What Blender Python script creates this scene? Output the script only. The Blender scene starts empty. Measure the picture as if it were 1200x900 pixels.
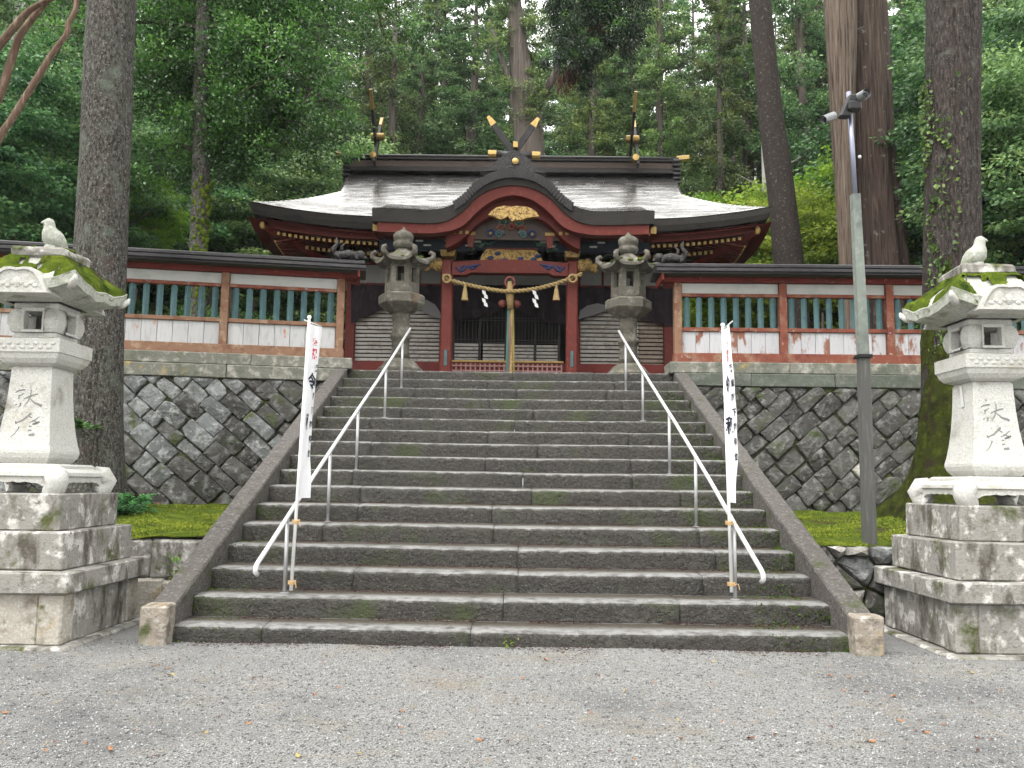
import bpy, math, random
import numpy as np
from mathutils import Vector, Matrix, noise
rnd = random.Random(7)
nr = np.random.default_rng(11)
R = math.radians
sc = bpy.context.scene
col = sc.collection

# ---------------------------------------------------------------- camera
EYE = np.array([0.0, 0.0, 1.40]); PITCH = math.atan(0.115); YAW = -0.010; ROLL = 0.0135
_f = np.array([math.sin(YAW)*math.cos(PITCH), math.cos(YAW)*math.cos(PITCH), math.sin(PITCH)])
_r0 = np.array([math.cos(YAW), -math.sin(YAW), 0.0]); _u0 = np.cross(_r0, _f)
_r = _r0*math.cos(ROLL)+_u0*math.sin(ROLL); _u = -_r0*math.sin(ROLL)+_u0*math.cos(ROLL)
cam = bpy.data.cameras.new('camera'); cam.sensor_width = 36; cam.lens = 30.0; cam.clip_end = 2000; cam.clip_start = .1
camo = bpy.data.objects.new('camera', cam); col.objects.link(camo); sc.camera = camo
m = Matrix.Identity(4)
for i in range(3):
    m[i][0] = _r[i]; m[i][1] = _u[i]; m[i][2] = -_f[i]; m[i][3] = EYE[i]
camo.matrix_world = m
def to_px(p):
    d = np.asarray(p, float)-EYE; z = d@_f; return 600+1000*(d@_r)/z, 450-1000*(d@_u)/z
def P(x, y, Y):
    """a photograph pixel, at the depth Y of the thing it touches"""
    d = _f+_r*(x-600)/1000.-_u*(y-450)/1000.
    return Vector(EYE+d*(Y/d[1]))

# ---------------------------------------------------------------- light: soft overcast daylight
SUN_EL, SUN_AZ = R(57), R(222)          # azimuth clockwise from +Y: behind the camera
w = bpy.data.worlds.new('World'); sc.world = w; w.use_nodes = True
wn = w.node_tree; wn.nodes.clear()
sky = wn.nodes.new('ShaderNodeTexSky'); sky.sky_type = 'NISHITA'; sky.sun_disc = False
sky.sun_elevation = SUN_EL; sky.sun_rotation = SUN_AZ; sky.air_density = 1.0; sky.dust_density = 4.0; sky.ozone_density = 1.0
hs = wn.nodes.new('ShaderNodeHueSaturation'); hs.inputs['Saturation'].default_value = 0.10
bg = wn.nodes.new('ShaderNodeBackground'); bg.inputs[1].default_value = 0.15
wo = wn.nodes.new('ShaderNodeOutputWorld')
cloud = wn.nodes.new('ShaderNodeMix'); cloud.data_type = 'RGBA'; cloud.inputs[0].default_value = .7; cloud.inputs[7].default_value = (10.4, 10.4, 10.1, 1)   # even cloud cover over the clear-sky light
wn.links.new(sky.outputs[0], hs.inputs['Color']); wn.links.new(hs.outputs[0], cloud.inputs[6]); wn.links.new(cloud.outputs[2], bg.inputs[0]); wn.links.new(bg.outputs[0], wo.inputs[0])
sun = bpy.data.lights.new('sun', 'SUN'); sun.energy = 1.3; sun.angle = R(40); sun.color = (1.0, .97, .92)
suno = bpy.data.objects.new('sun', sun); col.objects.link(suno)
sd = Vector((math.sin(SUN_AZ)*math.cos(SUN_EL), math.cos(SUN_AZ)*math.cos(SUN_EL), math.sin(SUN_EL)))
suno.rotation_euler = sd.to_track_quat('Z', 'Y').to_euler(); suno.location = (0, -10, 40)
vs = sc.view_settings; vs.view_transform = 'Standard'; vs.look = 'None'; vs.gamma = 1.0; vs.use_curve_mapping = False
vs.exposure = 1.3
cy = sc.cycles; cy.max_bounces = 6; cy.diffuse_bounces = 2; cy.glossy_bounces = 3; cy.transmission_bounces = 4; cy.transparent_max_bounces = 4
cy.use_denoising = True; cy.sample_clamp_indirect = 6; cy.caustics_reflective = False; cy.caustics_refractive = False
cy.use_adaptive_sampling = True; cy.adaptive_threshold = 0.02

# ---------------------------------------------------------------- materials
MATS = {}
def lin(c):
    if isinstance(c, (int, float)): c = (c, c, c)
    return (c[0], c[1], c[2], 1)
def material(name, base, layers=(), rough=.8, bump=(), spec=.3, coat=0, rough_var=0, metallic=0, objrand=0, stretch=(1, 1, 1), world=False, up=None, dirt=None):
    """base colour, then layers [(colour, scale, low, high, detail, stretch)] mixed in by noise;
    bump [(scale, strength, stretch)]; up=(colour, noise scale, low, high, bias): colour on upward faces (lantern moss growth, painted tread light)"""
    m = bpy.data.materials.new(name); m.use_nodes = True; MATS[name] = m
    t = m.node_tree; n = t.nodes; l = t.links
    b = n['Principled BSDF']; out = n['Material Output']
    b.inputs['Roughness'].default_value = rough; b.inputs['Specular IOR Level'].default_value = spec
    b.inputs['Metallic'].default_value = metallic
    tc = n.new('ShaderNodeTexCoord'); geo = n.new('ShaderNodeNewGeometry')
    src = geo.outputs['Position'] if world else tc.outputs['Object']
    if objrand:
        oi = n.new('ShaderNodeObjectInfo')
        sc_ = n.new('ShaderNodeVectorMath'); sc_.operation = 'SCALE'; sc_.inputs[0].default_value = (37, 53, 71)
        l.new(oi.outputs['Random'], sc_.inputs['Scale'])
        ad = n.new('ShaderNodeVectorMath'); l.new(src, ad.inputs[0]); l.new(sc_.outputs[0], ad.inputs[1]); src = ad.outputs[0]
    def nz(scale, st=(1, 1, 1), detail=5, rg=.6):
        s = src
        if tuple(st) != (1, 1, 1):
            mp = n.new('ShaderNodeMapping'); mp.inputs['Scale'].default_value = st; l.new(src, mp.inputs[0]); s = mp.outputs[0]
        x = n.new('ShaderNodeTexNoise'); x.inputs['Scale'].default_value = scale; x.inputs['Detail'].default_value = detail
        x.inputs['Roughness'].default_value = rg; l.new(s, x.inputs['Vector']); return x.outputs[0]
    def ramp(v, lo, hi):
        r_ = n.new('ShaderNodeMapRange'); r_.inputs[1].default_value = lo; r_.inputs[2].default_value = hi; r_.clamp = True
        l.new(v, r_.inputs[0]); return r_.outputs[0]
    def mix(f, a, c):
        x = n.new('ShaderNodeMix'); x.data_type = 'RGBA'
        l.new(f, x.inputs[0]); l.new(a, x.inputs[6]); 
        if isinstance(c, tuple): x.inputs[7].default_value = lin(c)
        else: l.new(c, x.inputs[7])
        return x.outputs[2]
    rgb = n.new('ShaderNodeRGB'); rgb.outputs[0].default_value = lin(base); cur = rgb.outputs[0]
    if objrand:
        h = n.new('ShaderNodeHueSaturation'); l.new(cur, h.inputs['Color'])
        mr = n.new('ShaderNodeMapRange'); mr.inputs[3].default_value = 1-objrand; mr.inputs[4].default_value = 1+objrand
        l.new(oi.outputs['Random'], mr.inputs[0]); l.new(mr.outputs[0], h.inputs['Value']); cur = h.outputs[0]
    for ly in layers:
        c, s, lo, hi = ly[:4]; det = ly[4] if len(ly) > 4 else 5; st = ly[5] if len(ly) > 5 else (1, 1, 1)
        cur = mix(ramp(nz(s, st, det), lo, hi), cur, tuple(c))
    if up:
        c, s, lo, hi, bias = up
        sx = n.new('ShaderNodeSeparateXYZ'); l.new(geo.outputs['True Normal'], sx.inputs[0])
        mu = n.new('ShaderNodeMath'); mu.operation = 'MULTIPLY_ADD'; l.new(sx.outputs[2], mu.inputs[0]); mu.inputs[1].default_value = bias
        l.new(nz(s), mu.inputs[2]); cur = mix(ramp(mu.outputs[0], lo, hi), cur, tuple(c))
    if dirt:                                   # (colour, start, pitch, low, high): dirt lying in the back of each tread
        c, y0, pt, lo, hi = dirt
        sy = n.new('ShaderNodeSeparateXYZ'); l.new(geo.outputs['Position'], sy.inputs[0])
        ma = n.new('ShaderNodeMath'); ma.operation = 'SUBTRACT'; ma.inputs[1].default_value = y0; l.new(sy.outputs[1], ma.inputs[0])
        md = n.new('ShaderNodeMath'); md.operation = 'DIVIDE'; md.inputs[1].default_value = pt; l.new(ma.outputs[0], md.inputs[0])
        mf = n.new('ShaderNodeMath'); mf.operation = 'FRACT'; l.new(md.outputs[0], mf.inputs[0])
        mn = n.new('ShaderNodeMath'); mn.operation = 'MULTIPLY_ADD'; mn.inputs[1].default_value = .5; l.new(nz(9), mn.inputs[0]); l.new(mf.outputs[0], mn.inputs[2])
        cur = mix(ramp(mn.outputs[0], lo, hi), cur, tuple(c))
    l.new(cur, b.inputs['Base Color'])
    if rough_var:
        r_ = n.new('ShaderNodeMapRange'); r_.inputs[1].default_value = .35; r_.inputs[2].default_value = .65
        r_.inputs[3].default_value = max(.03, rough-rough_var); r_.inputs[4].default_value = min(1, rough+rough_var)
        l.new(nz(3.0), r_.inputs[0]); l.new(r_.outputs[0], b.inputs['Roughness'])
    prev = None
    for bp in bump:
        s, stg = bp[:2]; st = bp[2] if len(bp) > 2 else (1, 1, 1)
        bn = n.new('ShaderNodeBump'); bn.inputs['Strength'].default_value = 1.0; bn.inputs['Distance'].default_value = stg
        l.new(nz(s, st, 4, .65), bn.inputs['Height'])
        if prev: l.new(prev, bn.inputs['Normal'])
        prev = bn.outputs[0]
    if prev: l.new(prev, b.inputs['Normal'])
    if coat: b.inputs['Coat Weight'].default_value = coat; b.inputs['Coat Roughness'].default_value = .15
    return m

def leaf_material(name, c1, c2, c3, transl=.35, rough=.45, spec=.4):
    """leaf colour varies leaf by leaf (face attribute v) and tree by tree"""
    m = bpy.data.materials.new(name); m.use_nodes = True; MATS[name] = m
    t = m.node_tree; n = t.nodes; l = t.links; b = n['Principled BSDF']; out = n['Material Output']
    at = n.new('ShaderNodeAttribute'); at.attribute_name = 'v'
    oi = n.new('ShaderNodeObjectInfo')
    cr = n.new('ShaderNodeValToRGB'); e = cr.color_ramp.elements
    e[0].position = 0; e[0].color = lin(c1); e[1].position = 1; e[1].color = lin(c3); k = e.new(.55); k.color = lin(c2)
    l.new(at.outputs['Fac'], cr.inputs[0])
    h = n.new('ShaderNodeHueSaturation'); l.new(cr.outputs[0], h.inputs['Color'])
    a = n.new('ShaderNodeMapRange'); a.inputs[3].default_value = .6; a.inputs[4].default_value = 1.5; l.new(oi.outputs['Random'], a.inputs[0]); l.new(a.outputs[0], h.inputs['Value'])
    a2 = n.new('ShaderNodeMath'); a2.operation = 'MULTIPLY'; a2.inputs[1].default_value = 7.31; l.new(oi.outputs['Random'], a2.inputs[0])
    a3 = n.new('ShaderNodeMath'); a3.operation = 'FRACT'; l.new(a2.outputs[0], a3.inputs[0])
    a4 = n.new('ShaderNodeMapRange'); a4.inputs[3].default_value = .462; a4.inputs[4].default_value = .525; l.new(a3.outputs[0], a4.inputs[0]); l.new(a4.outputs[0], h.inputs['Hue'])
    l.new(h.outputs[0], b.inputs['Base Color']); b.inputs['Roughness'].default_value = rough; b.inputs['Specular IOR Level'].default_value = spec
    tr = n.new('ShaderNodeBsdfTranslucent'); l.new(h.outputs[0], tr.inputs[0])
    mx = n.new('ShaderNodeMixShader'); mx.inputs[0].default_value = transl
    l.new(b.outputs[0], mx.inputs[1]); l.new(tr.outputs[0], mx.inputs[2]); l.new(mx.outputs[0], out.inputs[0])
    return m

# gravel and stone
material('gravel', (0.2585, 0.2542, 0.2436), [((0.407, 0.4068, 0.402), 85, .50, .57, 3), ((0.0935, 0.09266, 0.0936), 70, .53, .60, 3), ((0.2585, 0.226, 0.174), 1.1, .54, .74, 7), ((0.165, 0.1661, 0.168), .5, .50, .64, 6), ((0.319, 0.3107, 0.288), .35, .55, .72, 5)], rough=.9, bump=[(75, .03), (25, .01)], world=True)
material('pebble', (0.2585, 0.2554, 0.2496), [((0.396, 0.3955, 0.3936), 17, .50, .57, 2), ((0.0935, 0.09379, 0.096), 19, .52, .58, 2), ((0.297, 0.2599, 0.216), 5, .58, .66, 2)], rough=.85, world=True)
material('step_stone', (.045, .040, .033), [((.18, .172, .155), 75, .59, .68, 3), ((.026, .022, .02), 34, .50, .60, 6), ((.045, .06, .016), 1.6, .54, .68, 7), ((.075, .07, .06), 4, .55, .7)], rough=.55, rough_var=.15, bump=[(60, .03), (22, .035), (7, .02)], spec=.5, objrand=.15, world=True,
         up=((.34, .335, .33), 9, .80, 1.12, .55), dirt=((.075, .062, .045), 7.46, .44, .66, .92))  # up: worn tread tone, with sky brightness painted into the upward faces
material('stringer_stone', (0.0935, 0.08448, 0.0783), [((0.1785, 0.169, 0.1592), 30, .52, .66, 6), ((0.07225, 0.0616, 0.0609), 12, .54, .66), ((0.0595, 0.0704, 0.0261), 2.5, .6, .7)], rough=.75, bump=[(50, .02), (14, .02)], world=True)
material('granite', (.48, .475, .445), [((.58, .57, .55), 80, .5, .62, 2), ((.38, .37, .35), 65, .56, .66, 2), ((.40, .385, .33), 4, .55, .68), ((.24, .225, .19), 2.6, .58, .74, 7)], rough=.85, bump=[(60, .006), (9, .012)], objrand=.05, world=True)
material('granite_dirty', (.255, .245, .225), [((.52, .505, .48), 6, .52, .6, 9), ((.085, .075, .062), 3.4, .52, .64, 8, (1.6, 1.6, .6)), ((.065, .075, .022), 2.4, .56, .66, 7), ((.16, .14, .13), 20, .55, .68)], rough=.85, bump=[(40, .01), (9, .015)], objrand=.05, world=True)
material('granite_yellow', (.36, .33, .285), [((.46, .44, .40), 40, .5, .62, 4), ((.38, .30, .155), 4, .55, .66, 6), ((.15, .125, .095), 4.5, .52, .66, 8), ((.10, .11, .035), 6, .62, .72)], rough=.85, bump=[(45, .008), (9, .012)], objrand=.06, world=True)
material('granite_lichen', (.36, .37, .325), [((.47, .475, .44), 40, .5, .62, 4), ((.24, .26, .19), 6, .52, .64, 7), ((.15, .14, .11), 4, .58, .68, 7)], rough=.9, bump=[(60, .008), (12, .02)], world=True)
material('end_stone', (.27, .235, .195), [((.42, .39, .35), 14, .52, .64, 7), ((.12, .10, .08), 6, .50, .64, 8), ((.07, .08, .03), 3.5, .58, .68, 7), ((.34, .27, .17), 4, .56, .66, 7)], rough=.88, bump=[(45, .012), (12, .02)], world=True)
material('inscription', (.19, .19, .185), rough=.9)
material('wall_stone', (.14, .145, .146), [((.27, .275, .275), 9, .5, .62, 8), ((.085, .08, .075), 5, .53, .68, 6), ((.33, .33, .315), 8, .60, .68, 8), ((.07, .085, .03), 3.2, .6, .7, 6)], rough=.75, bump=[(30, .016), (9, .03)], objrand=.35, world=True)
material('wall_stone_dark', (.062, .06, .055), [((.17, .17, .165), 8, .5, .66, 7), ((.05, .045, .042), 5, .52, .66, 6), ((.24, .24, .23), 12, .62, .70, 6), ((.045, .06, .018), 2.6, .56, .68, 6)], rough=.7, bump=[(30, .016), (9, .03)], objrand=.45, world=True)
material('wall_stone_pale', (.29, .275, .24), [((.45, .44, .41), 7, .5, .66, 7), ((.15, .14, .12), 6, .55, .66, 6)], rough=.85, bump=[(26, .015), (8, .02)], objrand=.15, world=True)
material('wall_joint', (.07, .07, .05), [((.08, .095, .03), 4, .48, .62), ((.045, .04, .033), 9, .54, .64)], rough=.95, bump=[(20, .03)], world=True)
material('coping_stone', (.17, .168, .142), [((.34, .33, .29), 9, .5, .66, 6), ((.10, .11, .09), 3, .52, .66, 6), ((.38, .29, .12), 1.5, .62, .7, 6), ((.085, .1, .06), 2.4, .58, .72)], rough=.85, bump=[(30, .01), (9, .012)], objrand=.1, world=True)
material('coping_green', (.095, .105, .088), [((.15, .158, .138), 9, .5, .66, 6), ((.075, .085, .07), 3, .52, .66, 6)], rough=.85, bump=[(30, .01), (9, .012)], objrand=.1, world=True)
material('lantern_old', (0.104, 0.096, 0.0784), [((0.192, 0.1824, 0.156), 8, .5, .64, 6), ((0.068, 0.06, 0.048), 5, .54, .68, 6), ((0.192, 0.12, 0.068), 2.2, .6, .7)], rough=.85, bump=[(40, .012), (10, .02)], objrand=.05, world=True, up=((.085, .11, .03), 6, .95, 1.15, .5))
material('moss', (0.1035, 0.15, 0.016), [((0.18, 0.235, 0.02), 9, .5, .64, 7), ((0.0315, 0.06, 0.01), 6, .52, .66, 7), ((0.081, 0.065, 0.025), 3, .6, .70, 7)], rough=1, bump=[(160, .02), (45, .04)], spec=.1, world=True)
material('moss_dark', (.055, .068, .014), [((.10, .12, .018), 10, .5, .64, 8), ((.03, .034, .012), 7, .50, .64, 8), ((.05, .038, .026), 4, .54, .66, 9)], rough=1, bump=[(140, .03), (40, .05)], spec=.1, world=True)
material('moss_ground', (0.1, 0.1425, 0.018), [((0.152, 0.2042, 0.0225), 3, .5, .62, 7), ((0.092, 0.0741, 0.0342), 1.3, .53, .63, 8), ((0.056, 0.0855, 0.0144), 2.6, .54, .66, 7), ((0.06, 0.0475, 0.0252), 9, .6, .68, 6), ((0.128, 0.1805, 0.027), 22, .58, .7, 4)], rough=1, bump=[(90, .05), (24, .05), (8, .03)], spec=.1, world=True)
material('soil', (.07, .055, .038), [((.045, .06, .02), 1.2, .45, .62), ((.1, .075, .05), 6, .5, .65)], rough=1, bump=[(10, .03)], world=True)
# shrine
material('roof_bark', (.50, .485, .475), [((.12, .11, .105), 5, .52, .60, 6, (.16, 1, 5)), ((.20, .19, .18), 1.2, .50, .70, 5, (.6, 1, 1)), ((.13, .125, .115), 14, .56, .62, 4, (.25, 1, 5))], rough=.20, rough_var=.08, spec=.8, metallic=.9, bump=[(12, .0016, (.22, 5, 5)), (3, .006, (.4, 1, 1))], world=True)
material('eave_bark', (.036, .032, .03), [((.055, .05, .046), 20, .5, .62, 4, (.2, .2, 8)), ((.022, .02, .02), 3, .55, .7)], rough=.75, bump=[(26, .008, (.15, .15, 8))], world=True)
material('vermilion', (.125, .021, .015), [((.11, .017, .013), 3, .5, .66), ((.19, .045, .034), 9, .56, .7)], rough=.62, bump=[(30, .003)], world=True)
material('vermilion_dark', (.12, .016, .012), [((.08, .012, .01), 3, .5, .66)], rough=.65, world=True)
material('red_worn', (0.184, 0.057, 0.036), [((0.24, 0.1283, 0.085), 3.5, .5, .62, 7), ((0.12, 0.0304, 0.022), 5, .52, .66, 6), ((0.336, 0.3135, 0.27), 11, .62, .70, 5)], rough=.8, bump=[(30, .005, (1, 1, .2))], world=True)
material('red_dark', (.15, .024, .018), [((.10, .02, .016), 3, .5, .62, 7), ((.30, .10, .07), 11, .62, .70, 5)], rough=.75, world=True)
material('wood_orange', (0.2132, 0.1196, 0.07644), [((0.1558, 0.07176, 0.04508), 4, .5, .62, 7), ((0.2952, 0.2024, 0.1372), 7, .55, .66, 6), ((0.164, 0.1104, 0.0784), 9, .62, .70, 5)], rough=.8, bump=[(30, .005)], world=True)
material('white_board', (.43, .43, .435), [((.34, .34, .345), 6, .5, .66, 6, (3, 3, .5)), ((.42, .20, .12), 2.4, .63, .68, 8, (1.5, 1.5, .7)), ((.35, .33, .32), 9, .64, .72, 5)], rough=.8, bump=[(30, .003, (2, 2, .3))], objrand=.06, world=True)
material('white_board_worn', (.44, .44, .46), [((.37, .37, .39), 6, .5, .66, 6, (3, 3, .5)), ((.22, .10, .065), 2.0, .54, .60, 9, (1.6, 1.6, .8)), ((.35, .33, .32), 9, .64, .72, 5)], rough=.8, bump=[(30, .003, (2, 2, .3))], objrand=.06, world=True)
material('plaster', (.44, .44, .425), [((.37, .375, .365), 3, .5, .66)], rough=.9, world=True)
material('plaster_grey', (.28, .28, .268), [((.33, .335, .325), 3, .5, .66)], rough=.9, world=True)
material('teal_paint', (.07, .135, .145), [((.09, .165, .175), 8, .5, .64), ((.045, .10, .115), 12, .6, .7)], rough=.6, objrand=.12, world=True)
material('black_roof', (.02, .018, .021), [((.035, .03, .033), 6, .5, .66)], rough=.32, spec=.5, bump=[(20, .004, (.3, 1, 1))], world=True)
material('copper_patina', (.14, .075, .07), [((.2, .12, .11), 4, .5, .6)], rough=.4, metallic=.4, world=True)
material('black_wood', (.014, .012, .012), [((.026, .022, .021), 6, .5, .64)], rough=.45, world=True)
material('gold', (.42, .29, .11), [((.28, .19, .07), 12, .5, .66)], rough=.35, metallic=.75, world=True)
material('gold_paint', (.38, .25, .08), [((.28, .17, .05), 9, .5, .66)], rough=.5, world=True)
material('gold_carved', (.40, .26, .085), [((.15, .09, .04), 14, .48, .58, 5), ((.58, .42, .16), 22, .55, .66)], rough=.5, metallic=.3, bump=[(22, .04)], world=True)
material('carved_black', (.02, .018, .018), [((.05, .045, .045), 20, .5, .6)], rough=.5, bump=[(24, .03)], world=True)
material('green_paint', (.05, .12, .09), [((.09, .17, .135), 10, .5, .62), ((.025, .05, .05), 7, .55, .66)], rough=.7, world=True)
material('blue_paint', (0.021, 0.03575, 0.11), [((0.036, 0.0585, 0.15), 12, .5, .62)], rough=.65, world=True)
material('navy', (.012, .018, .03), rough=.7)
material('brown_panel', (.085, .062, .054), [((.06, .046, .04), 4, .5, .66)], rough=.8, world=True)
material('white_paint', (.66, .66, .64), rough=.7)
material('curtain', (.022, .015, .02), [((.034, .024, .03), 4, .5, .64)], rough=.9, bump=[(8, .02, (4, 4, .3))], world=True)
material('crest_grey', (.20, .19, .20), rough=.9)
material('slat_white', (0.442, 0.4264, 0.396), [((0.325, 0.2925, 0.2574), 5, .5, .64), ((0.286, 0.234, 0.1848), 8, .6, .70)], rough=.8, objrand=.1, world=True)
material('slat_brown', (.30, .245, .20), [((.2, .15, .12), 5, .5, .64)], rough=.8, objrand=.1, world=True)
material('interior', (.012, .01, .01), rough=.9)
material('pink_lattice', (.36, .20, .19), [((.27, .14, .13), 6, .5, .64)], rough=.75, world=True)
material('rope', (.36, .26, .12), [((.24, .16, .07), 20, .5, .64)], rough=.9, bump=[(40, .01)], world=True)
material('paper', (.55, .55, .545), rough=.8)
material('cloth_teal', (.07, .15, .125), rough=.85)
material('cloth_yellow', (.24, .19, .06), rough=.85)
material('cloth_pink', (.20, .13, .11), rough=.85)
material('cloth_white', (.80, .80, .83), [((.80, .80, .83), 4, .5, .66)], rough=.85, bump=[(5, .01)], world=True)
material('print_red', (.62, .02, .04), rough=.85)
material('print_black', (.012, .012, .03), rough=.85)
material('pole_white', (.80, .80, .80), rough=.35, spec=.5)
material('tie_cord', (.50, .33, .16), rough=.9)
material('steel', (.78, .78, .80), [((.68, .68, .70), 9, .5, .66)], rough=.38, metallic=.45, world=True)
material('steel_dull', (.42, .42, .43), [((.32, .32, .33), 9, .5, .66)], rough=.4, metallic=.5, world=True)
material('pole_grey', (.165, .185, .165), [((.21, .235, .205), 14, .5, .64, 6), ((.10, .11, .105), 3, .53, .68, 6)], rough=.7, world=True)
material('pole_wood', (.085, .085, .08), [((.12, .12, .112), 12, .5, .64, 6, (3, 3, .25)), ((.08, .075, .075), 9, .54, .68, 6, (3, 3, .25))], rough=.8, bump=[(40, .004, (2, 2, .15))], world=True)
material('steel_blue', (.30, .31, .40), rough=.35, metallic=.7)
material('camera_black', (.02, .02, .021), rough=.4)
material('camera_silver', (.24, .245, .255), rough=.35, metallic=.4)
material('camera_glass', (.01, .01, .012), rough=.08, spec=.6)
material('bell_brown', (.20, .06, .045), rough=.5)
# trees
material('bark_grey', (0.076, 0.0672, 0.0584), [((0.152, 0.148, 0.132), 30, .5, .60, 8, (1, 1, .7)), ((0.024, 0.0208, 0.0168), 22, .48, .60, 8, (1.5, 1.5, .6)), ((0.116, 0.132, 0.104), 3.6, .55, .68, 10), ((0.096, 0.064, 0.056), 2.6, .60, .72, 9), ((0.264, 0.272, 0.248), 45, .60, .66, 4)], rough=.9, bump=[(34, .045, (1.6, 1.6, .6)), (12, .05, (1.5, 1.5, .4))], world=True)
material('bark_mossy', (0.0468, 0.03588, 0.0312), [((0.0936, 0.07644, 0.0702), 24, .5, .62, 8, (1.6, 1.6, .5)), ((0.0156, 0.01248, 0.01092), 16, .48, .60, 8, (2, 2, .45)), ((0.0936, 0.0975, 0.0819), 6, .60, .70, 9), ((0.1716, 0.1716, 0.1599), 45, .62, .68, 4)], rough=.9, bump=[(28, .04, (2, 2, .4)), (10, .05, (2, 2, .25))], world=True)
material('bark_cedar', (0.05184, 0.03456, 0.02736), [((0.09, 0.0648, 0.0504), 8, .5, .64, 7, (3, 3, .12)), ((0.02016, 0.01296, 0.0108), 7, .5, .62, 7, (3.2, 3.2, .12)), ((0.144, 0.1404, 0.1296), 5, .62, .7, 7)], rough=.9, bump=[(14, .035, (3, 3, .12)), (30, .01, (2, 2, .2))], world=True)
material('bark_cedar_pale', (0.1156, 0.085, 0.0646), [((0.1768, 0.1428, 0.1156), 8, .5, .64, 7, (3, 3, .12)), ((0.0408, 0.02856, 0.02176), 7, .5, .62, 7, (3.2, 3.2, .12))], rough=.9, bump=[(14, .035, (3, 3, .12))], world=True)
material('bark_lichen', (0.031, 0.02418, 0.02108), [((0.0806, 0.062, 0.0527), 9, .5, .64, 7, (2, 2, .5)), ((0.1178, 0.1128, 0.1035), 16, .58, .66, 8), ((0.0217, 0.01736, 0.01488), 9, .52, .64, 6, (2, 2, .5))], rough=.9, bump=[(24, .02, (2, 2, .4)), (8, .03, (2, 2, .4))], world=True)
material('bark_far', (0.07225, 0.0595, 0.051), [((0.1275, 0.1105, 0.09775), 3, .5, .64, 6, (3, 3, .15)), ((0.04675, 0.0357, 0.0306), 4, .5, .64, 6, (3, 3, .15))], rough=.95, objrand=.3, world=True)
material('bark_pale', (.36, .35, .33), [((.25, .24, .22), 3, .5, .64, 6, (3, 3, .3))], rough=.95, world=True)
material('limb_brown', (.12, .078, .055), [((.23, .165, .12), 9, .5, .62, 7, (3, 3, .4)), ((.08, .045, .03), 8, .5, .64, 7, (3, 3, .4))], rough=.85, bump=[(30, .01, (2, 2, .3))], world=True)
material('branch_dark', (.045, .036, .03), rough=.95)
leaf_material('leaf_cedar', (0.0362, 0.07, 0.0198), (0.0943, 0.175, 0.0495), (0.2175, 0.308, 0.088), transl=.3)
leaf_material('leaf_cypress', (0.0319, 0.0743, 0.0286), (0.0899, 0.189, 0.0682), (0.2175, 0.3375, 0.121), transl=.3)
leaf_material('leaf_broad', (0.0168, 0.0405, 0.0096), (0.0504, 0.1148, 0.0216), (0.14, 0.2565, 0.048), transl=.4, rough=.3, spec=.6)
leaf_material('leaf_maple', (.11, .22, .025), (.21, .36, .04), (.33, .47, .07), transl=.5)
leaf_material('leaf_shrub', (0.04, 0.1, 0.025), (0.09, 0.19, 0.045), (0.18, 0.3, 0.07), transl=.35)
leaf_material('leaf_dark', (0.0156, 0.0338, 0.0192), (0.0286, 0.0546, 0.0264), (0.065, 0.1105, 0.036))
leaf_material('leaf_brown', (.07, .035, .024), (.10, .055, .035), (.14, .08, .05))
leaf_material('leaf_moss', (.05, .09, .014), (.10, .15, .02), (.17, .22, .03), transl=.2, rough=.9, spec=.1)
leaf_material('leaf_fern', (0.039, 0.13, 0.039), (0.065, 0.195, 0.0585), (0.117, 0.26, 0.078))
material('fallen_orange', (.30, .135, .055), rough=.8)
material('fallen_brown', (.13, .055, .032), rough=.85)
material('fallen_yellow', (.34, .26, .09), rough=.8)
material('needle_litter', (.16, .07, .045), [((.24, .13, .08), 30, .5, .6)], rough=.95, world=True)

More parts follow.
